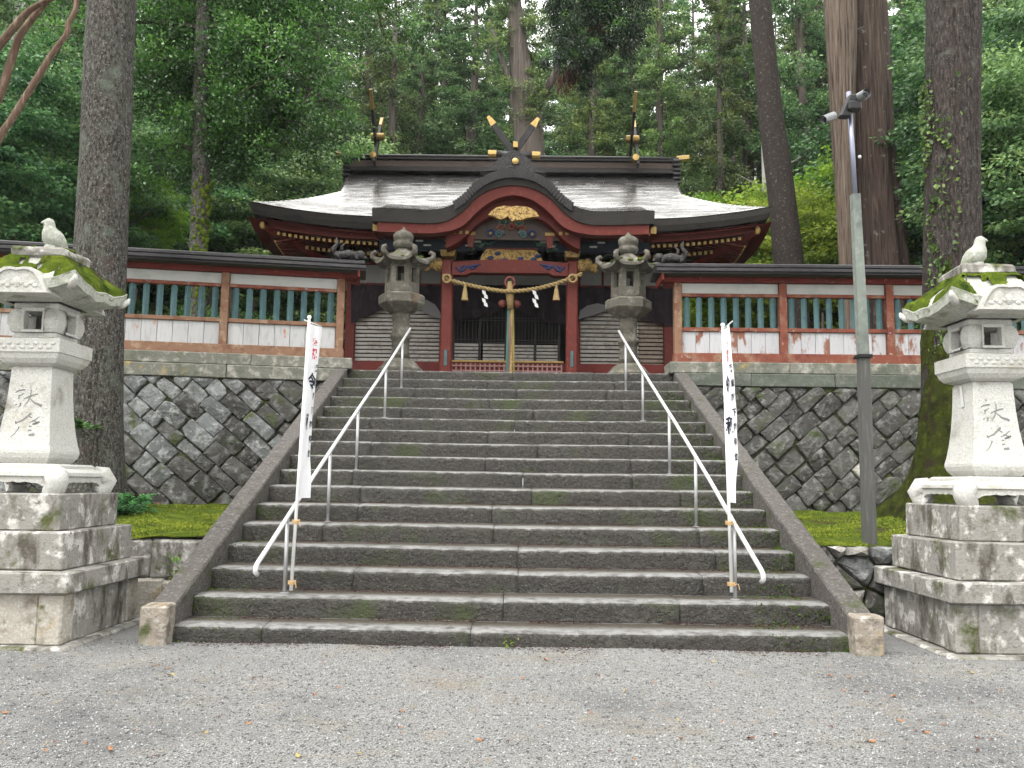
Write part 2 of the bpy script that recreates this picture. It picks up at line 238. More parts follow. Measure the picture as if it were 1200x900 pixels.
# ---------------------------------------------------------------- mesh helpers
ORG = {}
def vnoise(x, y, z=0.0): return noise.noise(Vector((x, y, z)))
class MB:
    def __init__(s): s.v = []; s.f = []
    def add(s, vs, fs):
        o = len(s.v); s.v += [tuple(p) for p in vs]; s.f += [tuple(i+o for i in f) for f in fs]; return s
    def box(s, x0, x1, y0, y1, z0, z1):
        return s.add([(x0,y0,z0),(x1,y0,z0),(x1,y1,z0),(x0,y1,z0),(x0,y0,z1),(x1,y0,z1),(x1,y1,z1),(x0,y1,z1)],
                     [(3,2,1,0),(4,5,6,7),(0,1,5,4),(1,2,6,5),(2,3,7,6),(3,0,4,7)])
    def cbox(s, x0, x1, y0, y1, z0, z1, c=.02, jit=0):
        cx, cy_, cz = (x0+x1)/2, (y0+y1)/2, (z0+z1)/2; hx, hy, hz = abs(x1-x0)/2, abs(y1-y0)/2, abs(z1-z0)/2
        c = min(c, hx*.45, hy*.45, hz*.45); vs = []; idx = {}
        for sx in (-1,1):
            for sy in (-1,1):
                for sz in (-1,1):
                    jx, jy, jz = (rnd.uniform(-jit,jit) for _ in range(3))
                    for a in range(3):
                        p = [sx*hx, sy*hy, sz*hz]
                        for b_ in range(3):
                            if b_ != a: p[b_] -= (sx,sy,sz)[b_]*c
                        idx[(sx,sy,sz,a)] = len(vs); vs.append((cx+p[0]+jx, cy_+p[1]+jy, cz+p[2]+jz))
        fs = []
        for a in range(3):
            o1, o2 = (a+1)%3, (a+2)%3
            for sg in (-1,1):
                q = []
                for (u, w_) in ((-1,-1),(1,-1),(1,1),(-1,1)):
                    k = [0,0,0]; k[a] = sg; k[o1] = u; k[o2] = w_; q.append(idx[(*k, a)])
                fs.append(q if sg > 0 else q[::-1])
            for u in (-1,1):
                for w_ in (-1,1):
                    k0 = [0,0,0]; k0[a] = -1; k0[o1] = u; k0[o2] = w_; k1 = list(k0); k1[a] = 1
                    q = [idx[(*k0,o1)], idx[(*k1,o1)], idx[(*k1,o2)], idx[(*k0,o2)]]
                    fs.append(q if u*w_ < 0 else q[::-1])
        for sx in (-1,1):
            for sy in (-1,1):
                for sz in (-1,1):
                    q = [idx[(sx,sy,sz,a)] for a in range(3)]; fs.append(q if sx*sy*sz > 0 else q[::-1])
        return s.add(vs, fs)
    def tube(s, pts, rad, n=8, caps=True, flat=1.0):
        pts = [Vector(p) for p in pts]; k = len(pts)
        if not hasattr(rad, '__len__'): rad = [rad]*k
        vs = []; fs = []; prev = None
        for i, p in enumerate(pts):
            d = (pts[min(i+1,k-1)]-pts[max(i-1,0)]).normalized()
            a = prev if prev is not None else (Vector((0,0,1)) if abs(d.z) < .9 else Vector((1,0,0)))
            x = (a-d*a.dot(d)).normalized(); y = d.cross(x); prev = x
            for j in range(n):
                t = 2*math.pi*j/n; vs.append(p+(x*math.cos(t)+y*math.sin(t)*flat)*rad[i])
        for i in range(k-1):
            for j in range(n):
                a = i*n+j; b_ = i*n+(j+1)%n; fs.append((a,b_,b_+n,a+n))
        if caps: fs.append(tuple(range(n))[::-1]); fs.append(tuple((k-1)*n+j for j in range(n)))
        return s.add(vs, fs)
    def lathe(s, prof, n, c=(0,0,0), rot=0, caps=True, sq=None):
        """prof = [(radius, z)]; with n = 4 and rot = 45 degrees a square block (radius = half width)"""
        k = len(prof); vs = []; fs = []; m_ = math.sqrt(2) if sq else 1
        for r_, z in prof:
            for j in range(n):
                t = rot+2*math.pi*j/n; vs.append((c[0]+r_*m_*math.cos(t), c[1]+r_*m_*math.sin(t), c[2]+z))
        for i in range(k-1):
            for j in range(n): fs.append((i*n+j, i*n+(j+1)%n, (i+1)*n+(j+1)%n, (i+1)*n+j))
        if caps: fs.append(tuple(range(n))[::-1]); fs.append(tuple((k-1)*n+j for j in range(n)))
        return s.add(vs, fs)
    def prism(s, poly, y0, y1):
        """poly in (x, z), extruded along y"""
        n = len(poly); vs = [(p[0], y0, p[1]) for p in poly]+[(p[0], y1, p[1]) for p in poly]
        fs = [tuple(range(n)), tuple(range(n, 2*n))[::-1]]+[(i, i+n, (i+1)%n+n, (i+1)%n) for i in range(n)]
        return s.add(vs, fs)
    def grid(s, fn, nu, nv, flip=False):
        vs = [fn(i/nu, j/nv) for j in range(nv+1) for i in range(nu+1)]; fs = []
        for j in range(nv):
            for i in range(nu):
                a = j*(nu+1)+i; q = (a, a+1, a+nu+2, a+nu+1); fs.append(q[::-1] if flip else q)
        return s.add(vs, fs)
    def ball(s, c, r, n=10, m_=7, sc_=(1,1,1)):
        vs = [(c[0],c[1],c[2]-r*sc_[2])]
        for i in range(1, m_):
            p = -math.pi/2+math.pi*i/m_
            for j in range(n):
                t = 2*math.pi*j/n; vs.append((c[0]+r*sc_[0]*math.cos(p)*math.cos(t), c[1]+r*sc_[1]*math.cos(p)*math.sin(t), c[2]+r*sc_[2]*math.sin(p)))
        vs.append((c[0],c[1],c[2]+r*sc_[2])); fs = []
        for j in range(n): fs.append((0, 1+(j+1)%n, 1+j)); fs.append((len(vs)-1, len(vs)-1-n+j, len(vs)-1-n+(j+1)%n))
        for i in range(m_-2):
            for j in range(n): a = 1+i*n+j; b_ = 1+i*n+(j+1)%n; fs.append((a,b_,b_+n,a+n))
        return s.add(vs, fs)
    def xf(s, fn): s.v = [tuple(fn(*p)) for p in s.v]; return s
    def build(s, name, mat, parent=None, smooth=False, base=None):
        o_ = np.array(ORG[parent.name]) if parent is not None else np.array(base if base is not None else (0,0,0), float)
        me = bpy.data.meshes.new(name); me.from_pydata([tuple(np.array(p)-o_) for p in s.v], [], s.f); 
        me.materials.append(MATS[mat])
        if smooth: me.polygons.foreach_set('use_smooth', [True]*len(me.polygons))
        me.update()
        o = bpy.data.objects.new(name, me); col.objects.link(o)
        if parent is not None: o.parent = parent
        else: o.location = o_
        ORG[o.name] = tuple(o_); return o
def thing(name, label, cat, base=(0,0,0), group=None):
    o = bpy.data.objects.new(name, None); col.objects.link(o); o.location = base; o.empty_display_size = .2
    ORG[o.name] = tuple(base); tag(o, label, cat, group); return o
def tag(o, label=None, cat=None, group=None, kind=None):
    if label: o['label'] = label
    if cat: o['category'] = cat
    if group: o['group'] = group
    if kind: o['kind'] = kind
    return o
def structure(o, label=None): o['kind'] = 'structure'; return o
def like(o, parent, loc, rotz=0, scale=1):
    """another piece that shares its mesh"""
    c = o.copy(); col.objects.link(c); c.parent = parent; c.location = loc; c.rotation_euler = (0,0,rotz); c.scale = (scale,)*3 if not hasattr(scale,'__len__') else scale
    return c
def text_piece(name, body, size, mat, parent, origin, ux, uz, bold=0.0):
    """flat print: glyphs laid on the plane spanned by ux, uz, centred on origin"""
    cu = bpy.data.curves.new('glyph', 'FONT'); cu.body = body; cu.size = size; cu.align_x = 'CENTER'; cu.align_y = 'CENTER'; cu.offset = bold
    t = bpy.data.objects.new('glyph', cu); col.objects.link(t); bpy.context.view_layer.update()
    me = bpy.data.meshes.new_from_object(t.evaluated_get(bpy.context.evaluated_depsgraph_get()))
    bpy.data.objects.remove(t); bpy.data.curves.remove(cu)
    b = MB(); O = Vector(origin); ux = Vector(ux); uz = Vector(uz)
    b.add([O+ux*v.co.x+uz*v.co.y for v in me.vertices], [tuple(p.vertices) for p in me.polygons])
    bpy.data.meshes.remove(me)
    return b.build(name, mat, parent)
def poly_lerp(pts, x):
    for (a, b_), (c, d) in zip(pts, pts[1:]):
        if x <= c: t = (x-a)/(c-a) if c > a else 0; t = max(0, min(1, t)); return b_+(d-b_)*t
    return pts[-1][1]
def smooth_lerp(pts, x):
    n = len(pts)
    for i in range(n-1):
        if x <= pts[i+1][0] or i == n-2:
            x0, y0 = pts[i]; x1, y1 = pts[i+1]; t = max(0, min(1, (x-x0)/(x1-x0)))
            m0 = (y1-pts[i-1][1])/(x1-pts[i-1][0]) if i > 0 else (y1-y0)/(x1-x0)
            m1 = (pts[i+2][1]-y0)/(pts[i+2][0]-x0) if i < n-2 else (y1-y0)/(x1-x0)
            h = x1-x0; return (2*t**3-3*t*t+1)*y0+(t**3-2*t*t+t)*h*m0+(-2*t**3+3*t*t)*y1+(t**3-t*t)*h*m1

# ---------------------------------------------------------------- ground
SY0, SD, SH, SH1, SN = 7.49, .44, .197, .14, 17
ZT = SH1+(SN-1)*SH                       # top of the stairs
g = MB()
def gz(x, y): return .012*vnoise(x*.9, y*.9, 3)+.006*vnoise(x*3, y*3)
g.grid(lambda u, v: (-7+14*u, 2.5+6.6*v, gz(-7+14*u, 2.5+6.6*v)*(1 if .02 < u < .98 and .02 < v < .98 else 0)), 140, 70)
structure(g.build('gravel_ground', 'gravel', smooth=True))
structure(MB().grid(lambda u, v: (-300+600*u, -300+700*v, -.03), 6, 7).build('ground', 'gravel'))

def scatter_pebbles():
    n = 78000
    y = 3.6+(nr.random(n)**.9)*3.95; x = (nr.random(n)-.5)*2*(1.2+y*.62)
    keep = ~((np.abs(np.abs(x)-4.4) < .74) & (y > 6.98)); x = x[keep]; y = y[keep]; n = len(x)
    r_ = .0035+.0052*nr.random(n)**1.8
    z = np.array([gz(a, b) for a, b in zip(x, y)])
    base = np.array([[1,0,0],[0,1,0],[-1,0,0],[0,-1,0],[0,0,.75],[0,0,-.5]])
    a = nr.random(n)*6.28; ca, sa = np.cos(a), np.sin(a)
    V = np.empty((n,6,3)); st = .7+.6*nr.random((n,3))
    b = base[None]*st[:,None,:]*(.85+.3*nr.random((n,6,1)))
    V[:,:,0] = (b[:,:,0]*ca[:,None]-b[:,:,1]*sa[:,None])*r_[:,None]+x[:,None]
    V[:,:,1] = (b[:,:,0]*sa[:,None]+b[:,:,1]*ca[:,None])*r_[:,None]+y[:,None]
    V[:,:,2] = b[:,:,2]*r_[:,None]+z[:,None]+r_[:,None]*.25
    F = np.array([[0,1,4],[1,2,4],[2,3,4],[3,0,4],[1,0,5],[2,1,5],[3,2,5],[0,3,5]])
    me = fast_mesh('gravel', V.reshape(-1,3), (F[None]+(np.arange(n)*6)[:,None,None]).reshape(-1,3))
    me.materials.append(MATS['pebble']); o = bpy.data.objects.new('loose_gravel', me); col.objects.link(o)
    tag(o, 'loose grey crushed gravel covering the forecourt in front of the steps', 'gravel', kind='stuff')
def fast_mesh(name, V, F, attr=None):
    me = bpy.data.meshes.new(name); n = len(F); k = F.shape[1]
    me.vertices.add(len(V)); me.vertices.foreach_set('co', np.ascontiguousarray(V, dtype=np.float32).ravel())
    me.loops.add(n*k); me.loops.foreach_set('vertex_index', np.ascontiguousarray(F, dtype=np.int32).ravel())
    me.polygons.add(n); me.polygons.foreach_set('loop_start', (np.arange(n)*k).astype(np.int32)); 
    if attr is not None:
        at = me.attributes.new('v', 'FLOAT', 'FACE'); at.data.foreach_set('value', np.ascontiguousarray(attr, dtype=np.float32))
    me.update(calc_edges=True); return me
scatter_pebbles()

# ---------------------------------------------------------------- stone staircase
XL = -2.96
def XR(y): return 2.84-.034*(y-7.5)
stair = thing('stone_staircase', 'wide flight of weathered grey stone steps climbing to the red shrine', 'staircase', (-.06, SY0, 0))
for k in range(SN):
    y0 = SY0+k*SD; zt = SH1+k*SH; zb = zt-(SH1 if k == 0 else SH)-.06
    xl, xr = XL-.04, XR(y0)+.04
    cuts = [xl]+sorted(([-.05] if k == 0 else []) + [xl+(xr-xl)*((q+rnd.uniform(.25,.75))/3) for q in range(3 if k else 2)])+[xr]
    cuts = [c for i, c in enumerate(cuts) if i in (0, len(cuts)-1) or (c-cuts[i-1] > .7 and xr-c > .7)]
    step = None
    dep = SD+.05 if k < SN-1 else .9
    for q, (a, b_) in enumerate(zip(cuts, cuts[1:])):
        b = MB(); n = max(4, int((b_-a)/.06)); dz = rnd.uniform(-.004,.004); dy = rnd.uniform(-.005,.005)
        prof = [(0,zb),(0,zb+.05),(0,zt-.09),(0,zt-.045),(.003,zt-.025),(.012,zt-.010),(.026,zt-.003),(.05,zt),(.16,zt+.006),(.30,zt+.010),(dep,zt+.012),(dep,zb)]
        def fn(u, v):
            i = min(len(prof)-1, round(v*(len(prof)-1))); py, pz = prof[i]; x = a+.0025+(b_-a-.005)*u
            ed = min(1, min(x-a, b_-x)/.03)
            wob = vnoise(x*1.1, k*5.3)*.008+vnoise(x*7, k*3.1)*.005+vnoise(x*16, k*2.7, 4)*.003
            if 3 <= i <= 7: py_ = py+wob*1.0+(1-ed)*.008; pz_ = pz-abs(wob)*.8-(1-ed)*.006
            elif i < 3: py_ = py+vnoise(x*9, pz*14, k)*.006+wob*.4; pz_ = pz
            else: py_ = py; pz_ = pz+vnoise(x*3, py*4, k)*.004-(1-ed)*.003
            if i >= 3: pz_ -= (.012*math.exp(-(x/1.5)**2)+.006*max(0, vnoise(x*.8, k*7.7)))*(1 if i < 9 else .3)
            return (x, y0+py_+dy, pz_+dz)
        b.grid(fn, n, len(prof)-1)
        m_ = len(prof); lft = [j*(n+1) for j in range(m_)]; rgt = [j*(n+1)+n for j in range(m_)]
        b.f.append(tuple(lft)); b.f.append(tuple(rgt[::-1]))
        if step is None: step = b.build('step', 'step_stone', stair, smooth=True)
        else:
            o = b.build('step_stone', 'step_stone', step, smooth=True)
# side slabs
def strz(y): return .265+.434*(y-7.45)
for s in (-1, 1):
    ys = [7.42, 8.9, 10.7, 12.4, 14.42]
    for a, b_ in zip(ys, ys[1:]):
        b = MB()
        def fn(u, v, s=s, a=a, b_=b_):
            y = a+.004+(b_-a-.008)*u
            ring = [(0,-.32),(0,-.02),(.012,0),(.08,.006),(.15,.006),(.213,0),(.225,-.02),(.225,-.5)]
            i = round(v*(len(ring)-1)); w_, dz = ring[i]
            x = (XL-w_) if s < 0 else (XR(y)+w_)
            return (x+vnoise(y*3, i*7, s)*.006, y, strz(y)+dz+vnoise(y*4, i*3, s+5)*.006)
        b.grid(fn, 24, 7, flip=(s > 0)); m_ = 25
        b.f.append(tuple(j*m_ for j in range(8))); b.f.append(tuple(j*m_+24 for j in range(8)))
        b.build('side_slab', 'stringer_stone', stair, smooth=False)
    x0 = (XL-.225, XL+.01) if s < 0 else (XR(7.5)-.02, XR(7.5)+.225)
    MB().cbox(x0[0], x0[1], 7.33, 7.52, -.05, .325, .016, .008).build('end_block', 'end_stone', stair)

# ---------------------------------------------------------------- retaining walls of picked stones
def clip(poly, nx, ny, d):
    out = []
    for i in range(len(poly)):
        p, q = poly[i], poly[(i+1)%len(poly)]; a = p[0]*nx+p[1]*ny-d; b_ = q[0]*nx+q[1]*ny-d
        if a <= 0: out.append(p)
        if (a < 0 < b_) or (b_ < 0 < a): t = a/(a-b_); out.append((p[0]+(q[0]-p[0])*t, p[1]+(q[1]-p[1])*t))
    return out
def stones(L, H, pitch, diag=True, jit=.12, seed=1):
    rg = random.Random(seed); sites = []
    n = int((L+H)/pitch)+6
    for i in range(-n, n):
        for j in range(-n, n):
            if diag: s_, t_ = (i+j)*pitch*.72, (i-j)*pitch*.68
            else: s_, t_ = (i+.5*(j%2))*pitch*1.15, j*pitch*.9
            s_ += rg.uniform(-1,1)*jit*pitch*2; t_ += rg.uniform(-1,1)*jit*pitch*2
            if -pitch < s_ < L+pitch and -pitch < t_ < H+pitch and rg.random() > .13: sites.append((s_, t_))
    out = []
    for a in sites:
        poly = [(a[0]-pitch*1.4,a[1]-pitch*1.4),(a[0]+pitch*1.4,a[1]-pitch*1.4),(a[0]+pitch*1.4,a[1]+pitch*1.4),(a[0]-pitch*1.4,a[1]+pitch*1.4)]
        for b_ in sites:
            dx, dy = b_[0]-a[0], b_[1]-a[1]
            if b_ is a or dx*dx+dy*dy > 9*pitch*pitch: continue
            poly = clip(poly, dx, dy, (b_[0]**2+b_[1]**2-a[0]**2-a[1]**2)/2)
            if len(poly) < 3: break
        for nx, ny, d in ((1,0,L),(-1,0,0),(0,1,H),(0,-1,0)):
            if len(poly) >= 3: poly = clip(poly, nx, ny, d)
        if len(poly) < 3: continue
        ar = abs(sum(poly[i][0]*poly[(i+1)%len(poly)][1]-poly[(i+1)%len(poly)][0]*poly[i][1] for i in range(len(poly))))/2
        if ar < pitch*pitch*.10: continue
        out.append(poly)
    return out
def coursed(L, H, seed):
    """roughly squared stones laid in slanting courses"""
    rg = random.Random(seed); out = []; c, s_ = math.cos(R(40)), math.sin(R(40)); b_ = -(L+1)*s_-.5; jit = {}
    while b_ < H*c+.6:
        hgt = rg.uniform(.21,.36); a = -1.0+rg.random()*.3
        while a < L*c+H*s_+.6:
            ln = rg.uniform(.24,.50)*rg.choice((1,1,1.15)); j = lambda: rg.uniform(-.022,.022)
            q = [(a+j(),b_+j()),(a+ln+j(),b_+j()),(a+ln+j(),b_+hgt+j()),(a+j(),b_+hgt+j())]; a += ln
            if rg.random() < .3: k = rg.randrange(4); p0, p1 = q[k], q[(k+1)%4]; q[k:k+1] = [(p0[0]*.75+q[k-1][0]*.25, p0[1]*.75+q[k-1][1]*.25), (p0[0]*.75+p1[0]*.25, p0[1]*.75+p1[1]*.25)]
            poly = [(x*c-y*s_, x*s_+y*c) for x, y in q]
            for nx, ny, d in ((1,0,L),(-1,0,0),(0,1,H),(0,-1,0)):
                if len(poly) >= 3: poly = clip(poly, nx, ny, d)
            if len(poly) < 3: continue
            ar = abs(sum(poly[i][0]*poly[(i+1)%len(poly)][1]-poly[(i+1)%len(poly)][0]*poly[i][1] for i in range(len(poly))))/2
            if ar > .012: out.append(poly)
        b_ += hgt
    return out
def stone_mesh(poly, to_world, gap, depth, bulge, rg):
    cx = sum(p[0] for p in poly)/len(poly); cy_ = sum(p[1] for p in poly)/len(poly)
    pts = []
    for i in range(len(poly)):
        p, q = poly[i], poly[(i+1)%len(poly)]; L = math.hypot(q[0]-p[0], q[1]-p[1])
        if L < .03: continue
        pts.append(p); 
        if L > .12:
            for k in range(1, 3): pts.append((p[0]+(q[0]-p[0])*k/3+rg.uniform(-.010,.010), p[1]+(q[1]-p[1])*k/3+rg.uniform(-.010,.010)))
    R0 = max(math.hypot(p[0]-cx, p[1]-cy_) for p in pts)
    # soften corners
    q = []
    for i, p in enumerate(pts):
        a, c = pts[i-1], pts[(i+1)%len(pts)]; q.append((p[0]*.84+(a[0]+c[0])*.08, p[1]*.84+(a[1]+c[1])*.08))
    b = MB(); n = len(q); tx, ty = rg.uniform(-.10,.10), rg.uniform(-.12,.08); off = rg.uniform(-.02,.025)
    def ring(sh, dep):
        o = []
        for p in q:
            dx, dy = p[0]-cx, p[1]-cy_; r_ = math.hypot(dx, dy)+1e-6; f = max(.1, (r_-sh)/r_)
            x, y = cx+dx*f, cy_+dy*f
            o.append(to_world(x, y, dep+off+(dx*tx+dy*ty)*(1 if dep > 0 else 0)+(rg.uniform(-.006,.006) if dep > 0 else 0)))
        return o
    vs = ring(gap, -depth)+ring(gap, bulge*.2)+ring(gap+.02, bulge*.75)+ring(gap+R0*.32, bulge)
    vs.append(to_world(cx, cy_, bulge*1.1+off)); fs = []
    for k in range(3):
        for i in range(n): fs.append((k*n+i, k*n+(i+1)%n, (k+1)*n+(i+1)%n, (k+1)*n+i))
    for i in range(n): fs.append((3*n+i, 3*n+(i+1)%n, 4*n))
    return b.add(vs, fs)
def retaining_wall(s, label, seed, mats):
    ang = R(10.5) if s < 0 else R(.5)
    ox, oy = (XL-.02, 14.42) if s < 0 else (XR(14.4)+.02, 14.40)
    zb, zt_ = .72, 3.055; L = 7.2; H = zt_-zb
    def tw(u, t, d):
        back = .20*(1-t/H)                                  # batter
        dd = d+back
        x = ox+s*(u*math.cos(ang)-math.sin(ang)*dd); y = oy-u*math.sin(ang)-dd*math.cos(ang)
        return (x, y, zb+t)
    w_ = thing('retaining_wall', label, 'wall', tw(0, 0, 0))
    rg = random.Random(seed)
    b = MB(); b.grid(lambda u, v: tw(-.1+(L+.1)*u, H*v, -.035), 10, 6, flip=(s < 0)); b.build('joint_bed', 'wall_joint', w_)
    for poly in coursed(L, H, seed):
        o = stone_mesh(poly, tw, rg.uniform(.001,.009), .08, rg.uniform(.02,.05), rg)
        t = sum(p[1] for p in poly)/len(poly)/H
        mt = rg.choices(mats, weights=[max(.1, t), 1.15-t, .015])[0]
        o.build('stone', mt, w_, smooth=False)
    for row, (z0, z1, pr) in enumerate(((zt_+.003, 3.277, .05), (3.281, 3.472, .02))):
        u = -.02 if row == 0 else -.10
        while u < L:
            ln = rg.uniform(1.1, 2.2) if row == 0 else rg.uniform(1.6, 2.6); e = min(u+ln, L+.05)
            b = MB(); b.cbox(u+.003, e-.003, -pr, .55, z0-zb, z1-zb, .014, .004); b.xf(lambda x, y, z: tw(x, z, -y-.20*(1-z/H)))
            if s < 0: b.f = [f[::-1] for f in b.f]
            b.build('coping_stone', 'coping_stone' if (s < 0 or row == 1) else 'coping_green', w_); u = e
    return tw
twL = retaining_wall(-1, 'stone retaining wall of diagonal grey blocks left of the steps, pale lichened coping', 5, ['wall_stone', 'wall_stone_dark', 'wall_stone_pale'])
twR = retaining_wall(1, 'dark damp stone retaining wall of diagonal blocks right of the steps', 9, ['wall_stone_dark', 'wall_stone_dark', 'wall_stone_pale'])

# low walls that hold the moss beds
LWY = 8.9
lw = thing('low_wall', 'low wall of squared lichened blocks holding the moss bed left of the steps', 'wall', (-4.2, LWY, 0))
u = XL-.215
for i, ln in enumerate((.62, .85, 1.0, .9, 1.1, 1.2)):
    MB().cbox(u-ln+.006, u-.006, LWY+rnd.uniform(-.02,.02), LWY+.4, .37, .775+rnd.uniform(-.01,.012), .03, .015).build('block', 'granite_dirty', lw)
    MB().cbox(u-ln*.8+.006, u+ln*.2-.006 if i else u-.004, LWY-.03+rnd.uniform(-.02,.02), LWY+.4, -.05, .362, .03, .015).build('block', 'granite_yellow' if i < 2 else 'granite_dirty', lw); u -= ln
lr = thing('low_wall', 'low wall of rough rounded fieldstones holding the moss bed beside the metal pole', 'wall', (4.2, LWY, 0))
def tlr(u, t, d): return (XR(8.9)+.215+u, LWY-d, t)
MB().grid(lambda u, v: (XR(8.9)+.2+5*u, LWY+.05, .78*v), 4, 2).build('joint_bed', 'wall_joint', lr)
rg = random.Random(4)
for poly in stones(4.6, .80, .23, False, .2, 21):
    stone_mesh(poly, tlr, .012, .12, rg.uniform(.05,.10), rg).build('stone', rg.choice(['wall_stone_dark','wall_stone','granite_dirty','wall_stone_dark']), lr)

# moss beds
TL = (-5.72, 11.5); TR = (5.62, 11.0)
def mz(x, y):
    z = .775+(y-8.9)*.042+.035*vnoise(x*.8, y*.8, 9)+.03*vnoise(x*2.5, y*2.5, 2)+.012*vnoise(x*7, y*7, 4)+.006*vnoise(x*17, y*17, 6)
    for (tx, ty), hh, rr in ((TL, .16, 1.0), (TR, .24, 1.15)):
        d = math.hypot(x-tx, y-ty); z += hh*math.exp(-(d/rr)**2)
    if y < 9.05: z = min(z, .80+.012*vnoise(x*3, 1))
    return z
for s in (-1, 1):
    b = MB(); xi = (XL-.24) if s < 0 else None
    def fn(u, v, s=s):
        y = LWY+.02+5.45*v; x = (XL-.19)-8.0*u**1.2 if s < 0 else XR(y)+.19+8.0*u**1.2
        return (x, y, mz(x, y)-.25*max(0, 1-u*40)*0)
    b.grid(fn, 170, 130, flip=(s < 0)); structure(b.build('moss_ground', 'moss_ground', smooth=True))
# upper court and slope behind
def hz(x, y):
    t = max(0, y-31); return ZT-.02+.42*t+.9*vnoise(x*.07, y*.07)*min(1, t/6)+max(0, abs(x)-9)*.12*min(1, max(0, y-15)/8)
b = MB(); b.grid(lambda u, v: (-75+150*u, 14.6+95*v**1.3, hz(-75+150*u, 14.6+95*v**1.3)), 60, 50); structure(b.build('hillside', 'soil', smooth=True))

# ---------------------------------------------------------------- open-lattice fences on the retaining walls
def fence(s, label, posts, mats, ornament_flip):
    ang = R(10.5) if s < 0 else R(.5); tw = twL if s < 0 else twR
    def T(u, d, z):                         # u outward along the wall, d back from the face
        p = tw(u, 0, -d-.20); return (p[0], p[1], z)
    fl = s < 0
    def bx(u0, u1, d0, d1, z0, z1, c=.008):
        b = MB(); b.cbox(u0, u1, d0, d1, z0, z1, c); b.xf(T)
        if fl: b.f = [f[::-1] for f in b.f]
        return b
    rail, frame, board, dark = mats
    f = thing('lattice_fence', label, 'fence', T(2.5, .3, 3.472))
    u0, u1 = posts[0], posts[-1]
    bx(u0-.08, u1, .16, .42, 3.474, 3.655).build('sill', rail, f)
    bx(u0, u1, .24, .36, 4.045, 4.115).build('rail', rail, f)
    bx(u0, u1, .24, .36, 4.655, 4.715).build('rail', frame, f)
    bx(u0-.30, u1, .20, .40, 4.905, 5.005).build('top_beam', dark, f)
    for i, p in enumerate(posts): bx(p-.065, p+.065, .21, .38, 3.657, 4.903).build('post', 'wood_orange' if i == 0 else rail, f)
    bar = None; bd = None
    for a, b_ in zip(posts, posts[1:]):
        bx(a+.07, b_-.07, .27, .32, 4.717, 4.903).build('plaster_panel', 'plaster', f)
        n = 8
        for k in range(n):
            uc = a+(b_-a)*(k+.75)/(n+.5); c = T(uc, .30, 4.116); r_ = .052
            if bar is None:
                m_ = MB(); m_.add([(r_*math.cos(q*1.5708+ang),r_*math.sin(q*1.5708+ang),0) for q in range(4)]+[(r_*math.cos(q*1.5708+ang),r_*math.sin(q*1.5708+ang),.537) for q in range(4)],
                              [(0,1,5,4),(1,2,6,5),(2,3,7,6),(3,0,4,7),(4,5,6,7)]); m_.xf(lambda x, y, z: tuple(np.array((x, y, z))+np.array(ORG[f.name]))); bar = m_.build('lattice_bar', 'teal_paint', f)
            o = bar if bar.location.length == 0 and k == 0 and a == posts[0] else like(bar, f, (0,0,0))
            o.location = Vector(c)-Vector(ORG[f.name]); o.rotation_euler.z = rnd.uniform(-.1,.1)
        nb = 7; e = [a+.07+(b_-a-.14)*q/nb for q in range(nb+1)]
        for q in range(nb): bx(e[q]+.003, e[q+1]-.003, .275+rnd.uniform(-.006,.006), .31, 3.657, 4.043, .003).build('board', board, f)
    # low black roof: two slopes, layered edge, ridge cap
    def slope(d0, z0, d1, z1, th, name, mat):
        b = MB(); a0, a1 = u0-.42, u1
        b.add([(a0,d0,z0),(a1,d0,z0),(a1,d1,z1),(a0,d1,z1),(a0,d0,z0-th),(a1,d0,z0-th),(a1,d1,z1-th),(a0,d1,z1-th)],
              [(0,1,2,3),(7,6,5,4),(0,4,5,1),(1,5,6,2),(2,6,7,3),(3,7,4,0)]); b.xf(T)
        if fl: b.f = [q[::-1] for q in b.f]
        return b.build(name, mat, f)
    slope(-.12, 5.075, .30, 5.19, .045, 'roof_slope', 'black_roof'); slope(.72, 5.075, .304, 5.19, .045, 'roof_slope', 'black_roof')
    slope(-.06, 5.045, .30, 5.142, .045, 'eave_board', 'black_roof'); slope(.66, 5.045, .304, 5.142, .045, 'eave_board', 'black_roof')
    bx(u0-.40, u1, .20, .41, 5.17, 5.245, .02).build('ridge_cap', 'black_roof' , f)
    for uu in (u0-.30,): bx(uu-.02, uu+.02, -.06, .66, 4.88, 5.01).build('verge_board', dark, f)
    # small crouching guardian with a swept tail on the roof end
    b = MB(); c = u0+.02
    b.tube([(c-.30,.3,5.27),(c-.24,.3,5.34),(c-.12,.3,5.36),(c+.02,.3,5.33),(c+.12,.3,5.36)], [.03,.075,.09,.08,.05], 8)
    b.ball((c-.33,.3,5.36), .085, 8, 6, (1.1,.9,1)); b.tube([(c-.36,.3,5.33),(c-.44,.3,5.31)], [.05,.03], 6)
    b.tube([(c+.10,.3,5.35),(c+.14,.3,5.46),(c+.07,.3,5.55),(c+.10,.3,5.66)], [.05,.045,.035,.008], 6)
    b.tube([(c-.02,.3,5.38),(c+.0,.3,5.5),(c-.07,.3,5.57)], [.04,.03,.006], 6)
    for q in (-.26, .06):
        for w_ in (.23, .37): b.tube([(c+q,w_,5.34),(c+q-.03,w_,5.25)], [.035,.028], 6)
    b.xf(T)
    if fl: b.f = [q[::-1] for q in b.f]
    b.build('guardian_ornament', 'carved_black', f, smooth=True)
    return f
fence(-1, 'red framed fence with teal bars and clean white boards left of the steps', [.14, 2.08, 3.98, 5.9, 7.1], ('wood_orange','red_worn','white_board','red_dark'), False)
fence(1, 'red framed fence with teal bars and rust-stained peeling boards right of the steps', [.10, 1.92, 3.76, 5.6, 7.1], ('red_worn','red_worn','white_board_worn','red_dark'), True)

